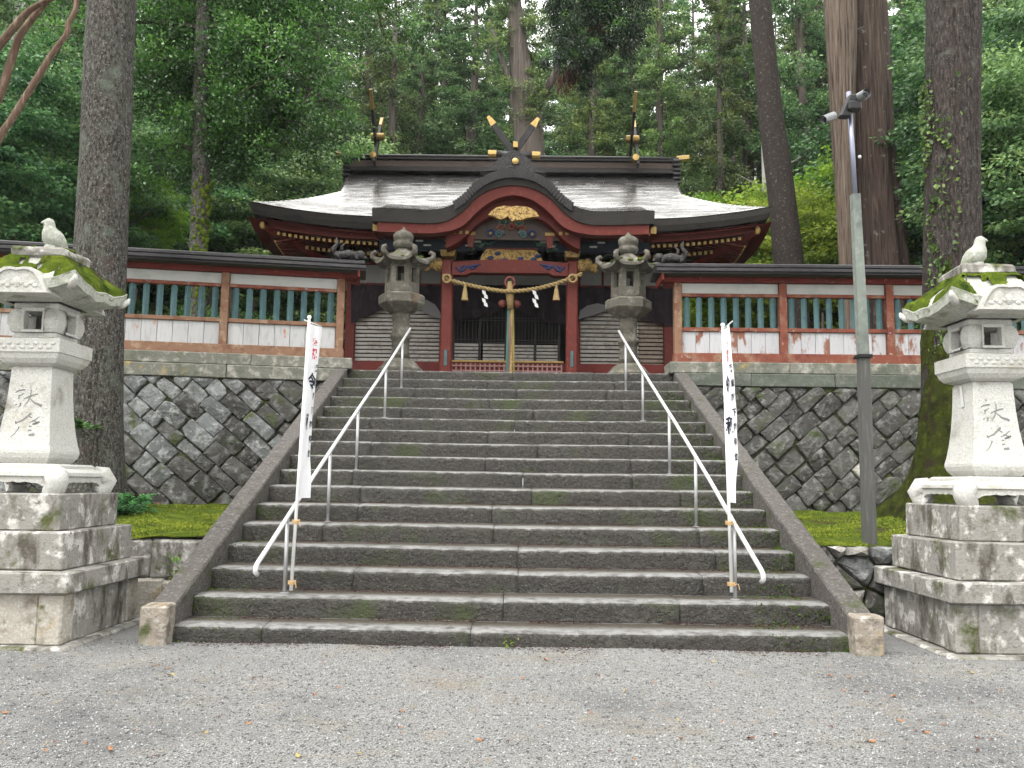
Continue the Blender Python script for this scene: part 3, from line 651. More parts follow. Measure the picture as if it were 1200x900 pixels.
# ---------------------------------------------------------------- the shrine hall
CX_ = -.32
sh = thing('shrine_hall', 'vermilion shrine hall with wet dark hipped roof, curved front gable and gold finials', 'shrine', (CX_, 22.3, ZT))
YE, YR, ZE, ZR, HWE, HWG, TG = 20.0, 23.0, 7.72, 9.94, 6.32, 4.48, .58
def prof(t): return ZE+(ZR-ZE)*(.86*t+.14*t*t)
def upturn(ax, t): return .36*max(0, (ax-2.4)/3.9)**2.3*(1-t)**1.2
def hw(t): return HWG if t >= TG else HWG+(HWE-HWG)*((TG-t)/TG)**1.0
def main_pt(u, t, back=False, off=0):
    a = (u*2-1)*hw(t); z = prof(t)+upturn(abs(a), t)+off
    y = YE+(YR-YE)*t; y = 2*YR-y if back else y
    return (CX_+a, y, z)
rf = MB(); rf.grid(lambda u, v: main_pt(u, v, False, .010*(1-(v*32 % 1))), 90, 160); rf.grid(lambda u, v: main_pt(u, v, True), 60, 24, flip=True)
def side_pt(s, u, v, off=0):                # u along depth, v from eave up to the gable foot
    t = v*TG; y0 = YE+(YR-YE)*t; y = y0+(2*YR-2*y0)*u; a = hw(t)
    ay = abs(y-YR)/(YR-YE)*HWE
    return (CX_+s*a, y, prof(t)+.36*max(0, (ay-2.4)/3.9)**2.3*(1-t)**1.2+off)
for s in (-1, 1): rf.grid(lambda u, v: side_pt(s, u, v), 40, 14, flip=(s > 0))
roof = rf.build('roof', 'roof_bark', sh, smooth=True)
# thick layered eave edge, set below the roof skin
ed = MB(); TH = .27
def band(fn0, n, th, inset):
    vs = []; fs = []
    for i in range(n+1):
        p = Vector(fn0(i/n, 0)); q = Vector(fn0(i/n, 1)); vs += [p, p+Vector((0,0,-th*.5))+(q-p)*.3, p+Vector((0,0,-th))+(q-p)*1.0, q+Vector((0,0,-th+.02))+(q-p)*3]
    for i in range(n):
        for k in range(3): a = i*4+k; fs.append((a, a+1, a+5, a+4))
    ed.add(vs, fs)
band(lambda u, v: Vector(main_pt(u, 0))+Vector((-(u*2-1)*.10*v, .10*v, -.012)), 90, TH, .1)
for s in (-1, 1):
    band(lambda u, v, s=s: Vector(side_pt(s, u, 0))+Vector((-s*.10*v, -(u*2-1)*.10*v, -.012)), 50, TH, .1)
ed.build('eave_edge', 'eave_bark', roof)
sf = MB()
def under(u, t, s=None):
    p = main_pt(u, t*.56) if s is None else side_pt(s, u, t*.9)
    return (p[0], p[1]+(.12*(1-t) if s is None else 0), p[2]-TH-.10-.30*t)
sf.grid(lambda u, v: under(u, v), 60, 8, flip=True)
for s in (-1, 1): sf.grid(lambda u, v: under(u, v, s), 40, 8, flip=(s < 0))
sf.build('soffit', 'vermilion_dark', sh)
# red fascia strip under the eave edge
fa = MB()
for i in range(90):
    u0_, u1_ = i/90, (i+1)/90; p = Vector(main_pt(u0_*.97+.015, 0)); q = Vector(main_pt(u1_*.97+.015, 0))
    a = Vector((0,.34,-TH+.02)); c = Vector((0,.36,-TH-.19)); d = Vector((0,.5,-TH-.19))
    fa.add([p+a,q+a,q+c,p+c,q+d,p+d], [(0,3,2,1),(3,5,4,2)])
for s in (-1, 1):
    for i in range(50):
        p = Vector(side_pt(s, i/50*.94+.03, 0)); q = Vector(side_pt(s, (i+1)/50*.94+.03, 0)); a = Vector((-s*.34,0,-TH+.02)); c = Vector((-s*.36,0,-TH-.19)); d = Vector((-s*.5,0,-TH-.19))
        k = [p+a,q+a,q+c,p+c,q+d,p+d]; fa.add(k, [(0,3,2,1),(3,5,4,2)])
fa.build('fascia', 'vermilion', sh)
# rafters in two tiers with gilded ends
def rafter(p, q, w_, name='rafter'):
    b = MB(); p = Vector(p); q = Vector(q); d = (q-p).normalized(); sx = Vector((0,0,1)).cross(d).normalized()*w_/2; uz = d.cross(sx).normalized()*w_/2
    if uz.z < 0: uz = -uz
    b.add([p-sx-uz,p+sx-uz,p+sx+uz,p-sx+uz,q-sx-uz,q+sx-uz,q+sx+uz,q-sx+uz], [(0,1,5,4),(1,2,6,5),(2,3,7,6),(3,0,4,7),(0,3,2,1)])
    o = b.build(name, 'vermilion', sh)
    e = d*.012; c = MB(); k = 1.06; ps = [p-sx*k-uz*k,p+sx*k-uz*k,p+sx*k+uz*k,p-sx*k+uz*k]
    c.add([v-e for v in ps]+[v+e*2 for v in ps], [(0,3,2,1),(0,1,5,4),(1,2,6,5),(2,3,7,6),(3,0,4,7)]); c.build('gilt_end', 'gold_paint', o)
x = -HWE+.62
while x < HWE-.6:
    if abs(x) > 3.0:
        z = ZE+upturn(abs(x), 0)-TH-.27
        rafter((CX_+x, YE+.46, z), (CX_+x, 22.25, z+.35), .07)
        if abs(x) < 5.2: rafter((CX_+x, YE+1.05, z-.10), (CX_+x, 22.25, z+.12), .075)
    x += .142
for s in (-1, 1):
    y = YE+.75
    while y < 27.4:
        ay = abs(y-YR)/(YR-YE)*HWE; z = ZE+.36*max(0, (ay-2.4)/3.9)**2.3-TH-.27
        rafter((CX_+s*(HWE-.46), y, z), (CX_+s*4.35, y, z+.30), .06); y += .15
# hip rafters at the corners
for s in (-1, 1):
    p = Vector(main_pt(0 if s < 0 else 1, 0)); b = MB(); b.tube([p+Vector((-s*.30,.30,-TH-.24)), Vector((CX_+s*4.4, 22.2, 6.95))], [.11,.12], 4); b.build('hip_rafter', 'vermilion_dark', sh)
    q = p+Vector((-s*.28,.28,-TH-.24)); MB().ball(tuple(q), .10, 6, 4, (.9,.9,1.1)).build('gilt_end', 'gold_paint', sh)
# gable ends
for s in (-1, 1):
    zf = prof(TG); b = MB(); n = 14
    pts = [(YR-(YR-YE)*(1-TG)*(1-k/n), prof(TG+(1-TG)*k/n)) for k in range(n+1)]; pts += [(2*YR-a, z) for a, z in pts[-2::-1]]
    for (a, z), (a2, z2) in zip(pts, pts[1:]):
        X0, X1 = CX_+s*(HWG-.02), CX_+s*(HWG+.05)
        b.add([(X1,a,z+.02),(X1,a2,z2+.02),(X1,a2,z2-.24),(X1,a,z-.24),(X0,a,z+.02),(X0,a2,z2+.02),(X0,a2,z2-.24),(X0,a,z-.24)], [(0,1,2,3),(4,7,6,5),(0,4,5,1),(2,6,7,3)])
    b.build('verge_board', 'eave_bark', sh)
    b = MB(); X = CX_+s*(HWG-.35); b.add([(X,a,z-.1) for a, z in pts], [tuple(range(len(pts)))]); b.build('gable_wall', 'white_paint', sh)
# ridge: layered box, bands, end tiles
RZ = ZR-.05; RH = HWG+.08
MB().cbox(CX_-RH, CX_+RH, YR-.30, YR+.30, RZ, RZ+.14, .02).build('ridge_base', 'black_wood', roof)
MB().cbox(CX_-RH+.04, CX_+RH-.04, YR-.24, YR+.24, RZ+.143, RZ+.34, .02).build('ridge_body', 'brown_panel', roof)
MB().cbox(CX_-RH-.03, CX_+RH+.03, YR-.29, YR+.29, RZ+.343, RZ+.42, .02).build('ridge_band', 'black_wood', roof)
MB().lathe([(.30,0),(.30,.04),(.22,.09),(.05,.11)], 4, (0,0,0), R(45), sq=True).xf(lambda x_, y_, z_: (CX_+x_/.30*(RH+.05), YR+y_, RZ+.423+z_)).build('ridge_cap', 'black_wood', roof)
for s in (-1, 1):
    MB().cbox(CX_+s*(RH+.02), CX_+s*(RH+.40), YR-.09, YR+.09, RZ+.45, RZ+.60, .03).xf(lambda x_, y_, z_: (x_, y_, z_+.10*abs(x_-CX_-s*RH))).build('gilt_ridge_tip', 'gold', roof)
    b = MB()
    for k in range(6): b.cbox(CX_+s*(RH-.12), CX_+s*(RH+.10), YR-.36, YR+.36, RZ-.30+k*.125, RZ-.30+k*.125+.08, .02)
    b.build('ridge_end_tiles', 'black_roof', roof)
def plank(pts_a, pts_b, w_, th, name, parent, axis):
    """crossed finial plank from a to b, gilded at its tip; axis = direction of its thickness"""
    a, c = Vector(pts_a), Vector(pts_b); d = (c-a).normalized(); ax = Vector(axis); sd_ = d.cross(ax).normalized()
    def seg(p, q, w0, w1, mat, nm, th_=th):
        b = MB(); vs = []
        for pt, ww in ((p,w0),(q,w1)):
            for i_, j_ in ((-1,-1),(1,-1),(1,1),(-1,1)): vs.append(pt+sd_*ww/2*i_+ax*th_/2*j_)
        b.add(vs, [(0,1,5,4),(1,2,6,5),(2,3,7,6),(3,0,4,7),(3,2,1,0),(4,5,6,7)]); return b.build(nm, mat, parent)
    L = (c-a).length
    o = seg(a, a+d*(L*.82), w_, w_*.9, 'black_wood', name); seg(a+d*(L*.80), c, w_*1.06, w_*.5, 'gold', 'gilt_tip', th*1.2)
    return o
for s, px in ((-1, 443), (1, 741)):
    x_ = P(px, 160, YR).x; zc = RZ+1.05
    for k in (-1, 1):
        plank((x_+k*.05, YR-k*.75, RZ+.05), (x_+k*.05+s*.12*(1 if k > 0 else .2), YR+k*.95, RZ+2.05), .15, .07, 'crossed_finial', roof, (1,0,0))
    MB().lathe([(.02,-.18),(.09,-.17),(.09,.17),(.02,.18)], 12).xf(lambda a, b_, c: (x_+a, YR-.62+c*.6, RZ+.30+b_)).build('gilt_boss', 'gold', roof, smooth=False)
    MB().lathe([(.02,-.20),(.10,-.18),(.10,.18),(.02,.20)], 12).xf(lambda a, b_, c: (x_+c, YR-.02+a, RZ+1.10+b_)).build('ridge_billet', 'gold', roof, smooth=False)

# curved front gable (karahafu) over the porch
YK = 18.8
left = [(436,243.5),(470,244.8),(500,246),(515,245),(528,241),(543,231),(557,217),(573,207),(588,202.5),(602,201)]
kp = []
for px, py in left:
    q = P(px, py, YK); kp.append((q.x, q.z))
kx0 = kp[-1][0]; KC = kx0
kpts = [(-(x_-kx0), z_) for x_, z_ in kp][::-1]       # |x| -> z, from the centre outwards
KW = kpts[-1][0]
def kz(ax): return smooth_lerp(kpts, min(ax, KW))
def bumpf(ax): return max(0, min(1, (kz(ax)-kpts[-1][1])/(kpts[0][1]-kpts[-1][1])))
def kpt(u, v, dz=0, y0=YK):
    x_ = (u*2-1)*KW; ax = abs(x_); y = y0+(23.2-y0)*v; d = y-YK
    fl_ = (1-bumpf(ax))**1.5
    return (KC+x_, y, kz(ax)+dz+fl_*(.30*d+.035*d*d)+(1-fl_)*.06*d)
k = MB(); k.grid(lambda u, v: kpt(u, v, .008*(1-(v*30 % 1))), 120, 120)
kr = k.build('porch_roof', 'roof_bark', sh, smooth=True)
ke = MB(); N = 120
for i in range(N):
    for s0, s1, y0_, y1_ in ((0, -.27, 0, .06),):
        p, q = Vector(kpt(i/N, 0)), Vector(kpt((i+1)/N, 0))
        a = [p+Vector((0,-.004,-.005)), q+Vector((0,-.004,-.005)), q+Vector((0,.07,-.29)), p+Vector((0,.07,-.29)), q+Vector((0,1.2,-.27)), p+Vector((0,1.2,-.27))]
        ke.add(a, [(0,3,2,1),(3,5,4,2)])
for s in (0, 1):
    a = [Vector(kpt(s, v/10)) for v in range(9)]
    for p, q in zip(a, a[1:]):
        vs = [p+Vector((0,0,-.005)), q+Vector((0,0,-.005)), q+Vector((.06*(1 if s == 0 else -1),0,-.29)), p+Vector((.06*(1 if s == 0 else -1),.07,-.29))]; ke.add(vs, [(0,1,2,3)])
ke.build('eave_edge', 'eave_bark', kr)
# ribbed cap roll over the arch
arch = [(i/N) for i in range(N+1) if bumpf(abs((i/N*2-1)*KW)) > .12]
cap = MB()
for i in arch[:-1]:
    p, q = Vector(kpt(i, 0)), Vector(kpt(i+1/N, 0)); a = [p+Vector((0,-.05,.04)), q+Vector((0,-.05,.04)), q+Vector((0,-.03,-.16)), p+Vector((0,-.03,-.16)), p+Vector((0,.5,.06)), q+Vector((0,.5,.06)), p+Vector((0,0,-.16)), q+Vector((0,0,-.16))]
    cap.add(a, [(0,3,2,1),(4,0,1,5),(3,6,7,2)])
cap.build('cap_roll', 'black_roof', kr)
rib = MB()
for i in arch[::1]:
    p = Vector(kpt(i, 0)); q = Vector(kpt(min(1, i+.003), 0)); d = (q-p).normalized(); nrm = Vector((-d.z, 0, d.x))
    if nrm.z < 0: nrm = -nrm
    c = p+nrm*-.05+Vector((0,-.06,0)); rib.add([c-d*.022-nrm*.10, c+d*.022-nrm*.10, c+d*.022+nrm*.10, c-d*.022+nrm*.10, c-d*.022-nrm*.10+Vector((0,.05,0)), c+d*.022-nrm*.10+Vector((0,.05,0)), c+d*.022+nrm*.10+Vector((0,.05,0)), c-d*.022+nrm*.10+Vector((0,.05,0))], [(0,1,2,3),(0,4,5,1),(1,5,6,2),(2,6,7,3),(3,7,4,0)])
tag(rib.build('cap_ribs', 'black_wood', kr), kind='stuff')
# vermilion bargeboard
bb = MB()
def kb(i, drop, y): p = Vector(kpt(i, 0)); return Vector((p.x, y, p.z-drop))
for i in range(N):
    a0, a1 = i/N, (i+1)/N
    w0 = .22+.26*bumpf(abs((a0*2-1)*KW))*(1-bumpf(abs((a0*2-1)*KW)))*4*.5; w1 = .22+.26*bumpf(abs((a1*2-1)*KW))*(1-bumpf(abs((a1*2-1)*KW)))*4*.5
    if not .02 < (a0+a1)/2 < .98: continue
    vs = [kb(a0,.285,YK+.12), kb(a1,.285,YK+.12), kb(a1,.285+w1,YK+.14), kb(a0,.285+w0,YK+.14), kb(a0,.285+w0,YK+.42), kb(a1,.285+w1,YK+.42)]
    bb.add(vs, [(0,3,2,1),(3,4,5,2)])
bb.build('bargeboard', 'vermilion', kr)
ib = MB()
for i in range(N):
    a0, a1 = i/N, (i+1)/N; X_ = abs(((a0+a1)-1)*KW)
    if X_ > 1.55: continue
    vs = [kb(a0,.45,YK+.45), kb(a1,.45,YK+.45), kb(a1,.80,YK+.47), kb(a0,.80,YK+.47), kb(a0,.80,YK+.9), kb(a1,.80,YK+.9)]
    ib.add(vs, [(0,3,2,1),(3,4,5,2)])
ib.build('inner_arch', 'vermilion_dark', kr)
def z_at(py, Y, px=600): return P(px, py, Y).z
def px_poly(pts, Y): return [(P(a, b_, Y).x, P(a, b_, Y).z) for a, b_ in pts]
def c8(a, b_): return (540+a/9., 230+b_/9.)
gp = [c8(*q) for q in ((290,205),(330,160),(380,125),(450,108),(530,118),(600,112),(700,122),(770,150),(800,180),(825,220),(740,230),(690,238),(640,260),(580,258),(540,272),(515,250),(500,215),(470,235),(430,252),(380,240),(340,215))]
MB().prism(px_poly(gp, 18.85), 18.78, 18.92).build('gilt_pendant', 'gold_carved', kr)
# tympanum
YT = 19.55
tp = [(q[0], q[1]) for q in px_poly([(548,280),(556,268),(566,256),(576,246),(590,238),(602,236),(616,238),(630,247),(640,257),(650,270),(657,282)], YT)]
MB().prism(tp, YT, YT+.06).build('tympanum', 'brown_panel', kr)
def scroll(cx, cz, y, r_, turns, mat, parent, dirn=1, th=.035, a0=0):
    pts = []; n = int(16*turns)
    for i in range(n+1):
        t = i/n; a = a0+dirn*t*turns*2*math.pi; rr = r_*(1-.82*t); pts.append((cx+rr*math.cos(a), y, cz+rr*math.sin(a)))
    return MB().tube(pts, [th*(1-.5*i/n) for i in range(n+1)], 6).build('painted_scroll', mat, parent, smooth=True)
for (a, b_, m_, dr) in ((440,290,'green_paint',1),(620,295,'green_paint',-1),(420,342,'red_worn',1),(540,328,'red_worn',1),(645,352,'red_worn',-1),(312,395,'blue_paint',1),(405,405,'teal_paint',1),(655,408,'teal_paint',-1),(752,405,'blue_paint',-1)):
    q = P(*c8(a, b_), YT); scroll(q.x, q.z, YT-.02, .10, 1.6, m_, kr, dr, .03, 0 if dr > 0 else math.pi)
    if m_ == 'blue_paint': MB().ball((q.x, YT-.03, q.z), .04, 8, 5).build('gilt_stud', 'gold_paint', kr)
# dark vine beam, carved frog-leg strut, rainbow beam
YB = 19.9
MB().box(P(548,285,YB).x, P(656,285,YB).x, YB, YB+.2, z_at(292,YB), z_at(278,YB)).build('vine_beam', 'navy', kr)
for s, a in ((1, 550), (-1, 655)):
    q = [P(a+s*dx, dy, YB) for dx, dy in ((2,281),(8,287),(14,289),(18,284),(22,286),(28,284),(34,281))]
    MB().tube([(v.x, YB-.01, v.z) for v in q], [.02,.04,.045,.03,.035,.025,.008], 6).build('painted_vine', 'green_paint', kr, smooth=True)
MB().box(P(570,291,YB).x, P(630,291,YB).x, YB-.03, YB+.1, z_at(292.5,YB), z_at(291,YB)).build('red_fillet', 'vermilion', kr)
MB().prism(px_poly([(562,306),(566,297),(570,292.5),(590,293),(610,293.5),(628,294),(633,299),(636,307)], YB), YB-.05, YB+.12).build('carved_strut', 'gold_carved', kr)
for a, b_ in ((575,302),(592,304.5),(610,303),(625,304),(630,300),(583,297)):
    q = P(a, b_, YB-.07); MB().ball((q.x, q.y, q.z), .06, 7, 5, (1.3,.6,.8)).build('painted_leaf', 'blue_paint', kr, smooth=True)
bx0, bx1 = P(529,315,YB).x, P(666,317,YB).x
zb0, zb1 = z_at(325,YB), z_at(306.5,YB)
cb = MB(); n = 24; up_ = []; lo_ = []
for i in range(n+1):
    t = i/n; x_ = bx0+(bx1-bx0)*t; arc = math.sin(math.pi*t); up_.append((x_, zb1-.06+.08*arc)); lo_.append((x_, zb0+.02+(.06 if .16 < t < .84 else 0)))
cb.prism(lo_+up_[::-1], YB-.12, YB+.16); cb.f = [f[::-1] for f in cb.f]; beam = cb.build('rainbow_beam', 'vermilion', sh)
MB().box(bx0+.42, bx1-.42, YB-.123, YB-.10, zb0+.115, zb0+.13).build('beam_groove', 'vermilion_dark', beam)
for s, a in ((1, 532), (-1, 664)):
    for k_, pts in enumerate((((2,313),(8,318),(12,316),(15,312),(20,312.5),(25,311),(32,309.5)), ((8,318),(8,313),(12,311)), ((18,314),(22,315),(27,313)))):
        q = [P(a+s*dx, dy, YB-.13) for dx, dy in pts]
        MB().tube([(v.x, YB-.125, v.z) for v in q], [.02]+[.032]*(len(q)-2)+[.012], 6).build('blue_scroll', 'blue_paint', beam, smooth=True)
# porch pillars with carved nosings and brackets
for s, a in ((-1, 523.5), (1, 670)):
    x_ = P(a, 380, YB).x
    p = MB().cbox(x_-.135, x_+.135, YB-.12, YB+.15, ZT+.06, z_at(306,YB), .03).build('pillar', 'vermilion', sh)
    MB().cbox(x_-.24, x_+.24, YB-.23, YB+.26, ZT-.02, ZT+.07, .03).build('plinth', 'granite_dirty', sh)
    MB().cbox(x_-.035, x_+.035, YB-.14, YB-.118, ZT+.80, ZT+1.18, .01).build('bronze_plate', 'teal_paint', p)
    for k_ in range(3):
        MB().ball((x_+s*(.22+.15*k_), YB, z_at(312,YB)+.02+(.05 if k_ == 1 else -.03*k_)), .15-.025*k_, 9, 6, (1,1.0,1.15)).build('carved_nosing', 'gold_carved', sh, smooth=True)
    MB().tube([(x_+s*.45,YB,z_at(313,YB)),(x_+s*.62,YB-.02,z_at(312,YB)+.06),(x_+s*.7,YB,z_at(312,YB)+.16)], [.09,.05,.015], 7).build('carved_nosing', 'gold_carved', sh, smooth=True)
    MB().prism([(x_-.15,z_at(303,YB)),(x_+.15,z_at(303,YB)),(x_+.19,z_at(296,YB)),(x_-.19,z_at(296,YB))], YB-.2, YB+.2).build('bearing_block', 'gold_carved', sh)
    for z_, wd in ((292, .62), (287, .86)):
        MB().cbox(x_-wd, x_+wd, YB-.09, YB+.09, z_at(z_+2,YB), z_at(z_-1.2,YB), .02).build('bracket_arm', 'green_paint', sh)
        for q in (-.8, 0, .8): MB().cbox(x_+q*wd-.09, x_+q*wd+.09, YB-.12, YB+.12, z_at(z_-1.2,YB)+.003, z_at(z_-3.2,YB), .015).build('bracket_block', 'white_paint' if q else 'gold_paint', sh)
    MB().prism([(x_-s*.55-.10,z_at(276,YB-.4)),(x_-s*.55+.10,z_at(276,YB-.4)),(x_-s*.55+.05,z_at(290,YB-.4)),(x_-s*.55-.05,z_at(290,YB-.4))], YB-.4, YB-.25).build('hanging_post', 'vermilion', sh)
    MB().box(x_-s*.55-.11, x_-s*.55+.11, YB-.42, YB-.24, z_at(276,YB-.4), z_at(272.5,YB-.4)).build('gilt_band', 'gold_paint', sh)
# porch rafters
x_ = P(446, 274, 19.4).x
while x_ < P(762, 280, 19.4).x:
    if abs(x_-KC) > 1.0: z_ = z_at(275, 19.4); rafter((x_, 19.25, z_), (x_, 22.2, z_+.75), .07)
    x_ += .145
for s in (-1, 1):
    a = (P(443,275,19.5).x if s < 0 else P(763,280,19.5).x); MB().box(a-.06, a+.06, 19.15, 22.2, z_at(276,19.4), z_at(268,19.4)).build('edge_rafter', 'vermilion', sh)
    MB().box(a-.065, a+.065, 19.13, 19.149, z_at(276,19.4), z_at(268,19.4)).build('gilt_end', 'gold_paint', sh)
    x0_, x1_ = (P(441,270,19.3).x, KC-1.05) if s < 0 else (KC+1.05, P(765,275,19.3).x)
    MB().box(x0_, x1_, 19.3, 19.45, z_at(292,19.6), z_at(279,19.6)).xf(lambda a_, b_, c: (a_, b_+.5, c)).build('porch_beam', 'navy', sh)

# body behind the porch
YW = 22.3; zs = lambda py: z_at(py, YW)
bw0, bw1 = CX_-4.3, CX_+4.3
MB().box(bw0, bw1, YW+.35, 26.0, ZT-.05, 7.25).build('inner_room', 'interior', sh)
MB().box(bw0-.3, bw1+.3, 20.9, 22.6, ZT-.05, zs(433)-.02).build('floor_deck', 'vermilion_dark', sh)
MB().box(bw0-.05, bw1+.05, YW-.05, YW+.1, zs(338), zs(313)).build('plaster_band', 'plaster_grey', sh)
MB().box(bw0, bw1, YW-.10, YW+.14, zs(313)+.002, zs(307)).build('head_beam', 'vermilion_dark', sh)
MB().box(bw0, bw1, YW-.09, YW+.14, zs(341), zs(338)-.002).build('lintel', 'vermilion', sh)
MB().box(bw0, bw1, YW-.08, YW+.14, zs(433.5), zs(427)).build('red_sill', 'vermilion', sh)
cols_ = [bw0+.1, P(521,400,YW).x, P(674,400,YW).x, bw1-.1]
for c in cols_: MB().cbox(c-.13, c+.13, YW-.14, YW+.14, ZT, 7.0, .02).build('pillar', 'vermilion', sh)
for a in (492, 706): q = P(a, 320, YW).x; MB().box(q-.03, q+.03, YW-.075, YW-.052, zs(338), zs(313)).build('strut', 'vermilion', sh)
for c in cols_[:1]+[P(465,300,YW).x, P(735,300,YW).x]+cols_[3:]:
    for z_, wd in ((309, .45), (303, .65)):
        MB().cbox(c-wd, c+wd, YW-.3, YW-.12, zs(z_+1.5), zs(z_-1.5), .02).build('bracket_arm', 'green_paint', sh)
        for q in (-.8, 0, .8): MB().cbox(c+q*wd-.08, c+q*wd+.08, YW-.33, YW-.1, zs(z_-1.5)+.003, zs(z_-3.3), .012).build('bracket_block', 'plaster_grey', sh)
def slats(pa, pb, y0, y1, n, mat, yy=YW):
    xa, xb = P(pa, y0, yy).x, P(pb, y0, yy).x; za, zb = z_at(y1, yy), z_at(y0, yy); st = (zb-za)/n
    pn = MB().box(xa, xb, yy+.03, yy+.06, za, zb).build('shutter_panel', 'interior', sh); first = None
    for i in range(n):
        z_ = za+st*i
        if first is None: first = MB().cbox(xa, xb, yy-.03, yy+.028, z_+st*.20, z_+st*.93, .006).build('slat', mat, pn)
        else: o = like(first, pn, (0,0,st*i))
    return pn
slats(411, 519, 347, 426, 17, 'slat_white'); slats(677, 748, 347, 428, 17, 'slat_white'); slats(748.6, 790, 347, 429, 17, 'slat_brown')
slats(532, 563.5, 403, 424, 5, 'slat_white'); slats(566, 593.5, 403, 424, 5, 'slat_white'); slats(600, 625.5, 404, 424, 5, 'slat_white'); slats(628, 655, 404, 424, 5, 'slat_white')
for a, b_ in ((532, 593), (600, 655)):
    xa, xb = P(a, 380, YW).x, P(b_, 380, YW).x; n = 14
    d = MB().box(xa, xb, YW+.02, YW+.05, zs(403)+.002, zs(342)).build('door_panel', 'interior', sh)
    for i in range(n+1): MB().box(xa+(xb-xa)*i/n-.012, xa+(xb-xa)*i/n+.012, YW-.03, YW, zs(403)+.003, zs(342)).build('lattice_bar', 'black_wood', d)
    for z_ in (402, 399, 376, 373): MB().box(xa, xb, YW-.05, YW-.031, zs(z_)-.012, zs(z_)+.012).build('lattice_bar', 'black_wood', d)
    for t in (0, .5, 1): q = xa+(xb-xa)*t; MB().box(q-.03, q+.03, YW-.06, YW-.032, zs(424.5), zs(342)).build('door_stile', 'black_wood', d)
# hitched curtains
def curtain(pts, ytop, yy, label=None):
    b = MB(); n = 48; x0_ = pts[0][0]; x1_ = pts[-1][0]
    def fn(u, v):
        px = x0_+(x1_-x0_)*u; lo = smooth_lerp(pts, px); py = ytop+(lo-ytop)*v
        q = P(px, py, yy); return (q.x, yy+.05*math.sin(u*40+2*math.sin(v*3))*(.25+.75*v)+.03*vnoise(u*9, v*4), q.z)
    b.grid(fn, n, 10, flip=True); return b.build('curtain', 'curtain', sh, smooth=True)
curtain([(411,379),(430,371),(450,362),(470,354),(490,360),(505,368),(520,377)], 333, YW-.22)
curtain([(677,377),(690,372),(708,366),(716,364),(730,368),(750,374),(790,383)], 335, YW-.22)
cm = curtain([(530,376),(545,374),(565,370),(580,366),(597,361),(612,366),(630,373),(645,378),(664,380)], 334, YW-.22)
for pts in ([(490,352),(500,351.5),(510,357),(516,366),(517,374),(508,371),(497,366),(489,360)], [(678,374),(680,364),(688,358),(700,355.5),(712,358),(711,364),(697,369)]):
    b = MB(); b.prism(px_poly(pts, YW-.30), YW-.31, YW-.30); b.build('curtain_crest', 'crest_grey', sh)
# valance scallops under the lintel
b = MB()
for a0, a1 in ((412, 520), (677, 790)):
    n = 7
    for i in range(n):
        xa, xb = P(a0+(a1-a0)*i/n, 336, YW-.25).x, P(a0+(a1-a0)*(i+1)/n, 336, YW-.25).x; zt_ = z_at(333.5, YW-.25)
        b.prism([(xa, zt_)]+[(xa+(xb-xa)*q/6, zt_-.05*math.sin(math.pi*q/6)-.015) for q in range(7)]+[(xb, zt_)], YW-.27, YW-.26)
b.build('valance', 'vermilion', sh)

# ---------------------------------------------------------------- things hung and set at the shrine front
rp = thing('straw_rope', 'thick twisted straw rope with tassels and white paper strips hung between the red pillars', 'rope', tuple(P(598, 341, 19.6)))
path = [(519,322),(524,327),(549,334),(580,340),(600,341.5),(630,338),(656,331),(672,325),(682,321)]
def rope_pt(t):
    x_ = 519+163*t; return P(x_, smooth_lerp(path, x_), 19.62)
for k in range(2):
    pts = []
    for i in range(141):
        t = i/140; p = rope_pt(t); a = t*2*math.pi*16+k*math.pi; pts.append((p.x, p.y+.026*math.cos(a), p.z+.026*math.sin(a)))
    MB().tube(pts, .031, 6).build('rope_strand', 'rope', rp, smooth=True)
for a in (524, 671):
    p = P(a, 327, 19.6); b = MB(); n = 16; b.tube([(p.x+.09*math.cos(i/n*6.28), p.y-.05, p.z+.09*math.sin(i/n*6.28)) for i in range(n+1)], .03, 6); b.build('knot', 'rope', rp, smooth=True)
for a in (545, 652):
    t = P(a, 333, 19.6); e = P(a, 352, 19.6); b = MB(); b.lathe([(.018,0),(.035,-.06),(.03,-.08),(.05,-.16),(.085,e.z-t.z),(.07,e.z-t.z-.005)], 12, (t.x,t.y,t.z)); b.build('tassel', 'rope', rp)
for a, y0, y1 in ((568, 340, 359), (627, 340, 360)):
    t = P(a, y0, 19.6); e = P(a, y1, 19.6); n = 4; hgt = (t.z-e.z)/n; b = MB()
    for i in range(n):
        o = .022*(1 if i % 2 else -1); z_ = t.z-hgt*i; w_ = .042
        b.add([(t.x+o-w_, t.y-.02-.01*i, z_), (t.x+o+w_, t.y-.02-.01*i, z_-.03), (t.x+o+w_+.02, t.y-.03-.012*i, z_-hgt-.03), (t.x+o-w_+.02, t.y-.03-.012*i, z_-hgt)], [(0,1,2,3)])
    b.build('paper_streamer', 'paper', rp)
br = thing('bell_rope', 'bell pull of teal, pink and yellow cloth strips hanging in the doorway', 'bell rope', tuple(P(598, 437, 19.9)))
for k, (a0, a1, m_, y0) in enumerate(((595.2, 593.8, 'cloth_teal', 361), (597.0, 596.5, 'cloth_pink', 361), (599.0, 599.2, 'rope', 361), (600.5, 603.0, 'cloth_yellow', 361))):
    b = MB(); b.grid(lambda u, v: (P(a0+(a1-a0)*v, 400, 19.75).x+(u-.5)*.05, 19.75+.02*math.sin(v*9+k*2)+.012*k, z_at(y0, 19.75)+(ZT+.25-z_at(y0, 19.75))*v), 2, 14); b.build('cloth_strip', m_, br)
MB().tube([P(597.5,330,19.75), P(597.5,345,19.75), P(598,362,19.75)], [.05,.10,.07], 10).build('straw_wrap', 'rope', br, smooth=True)
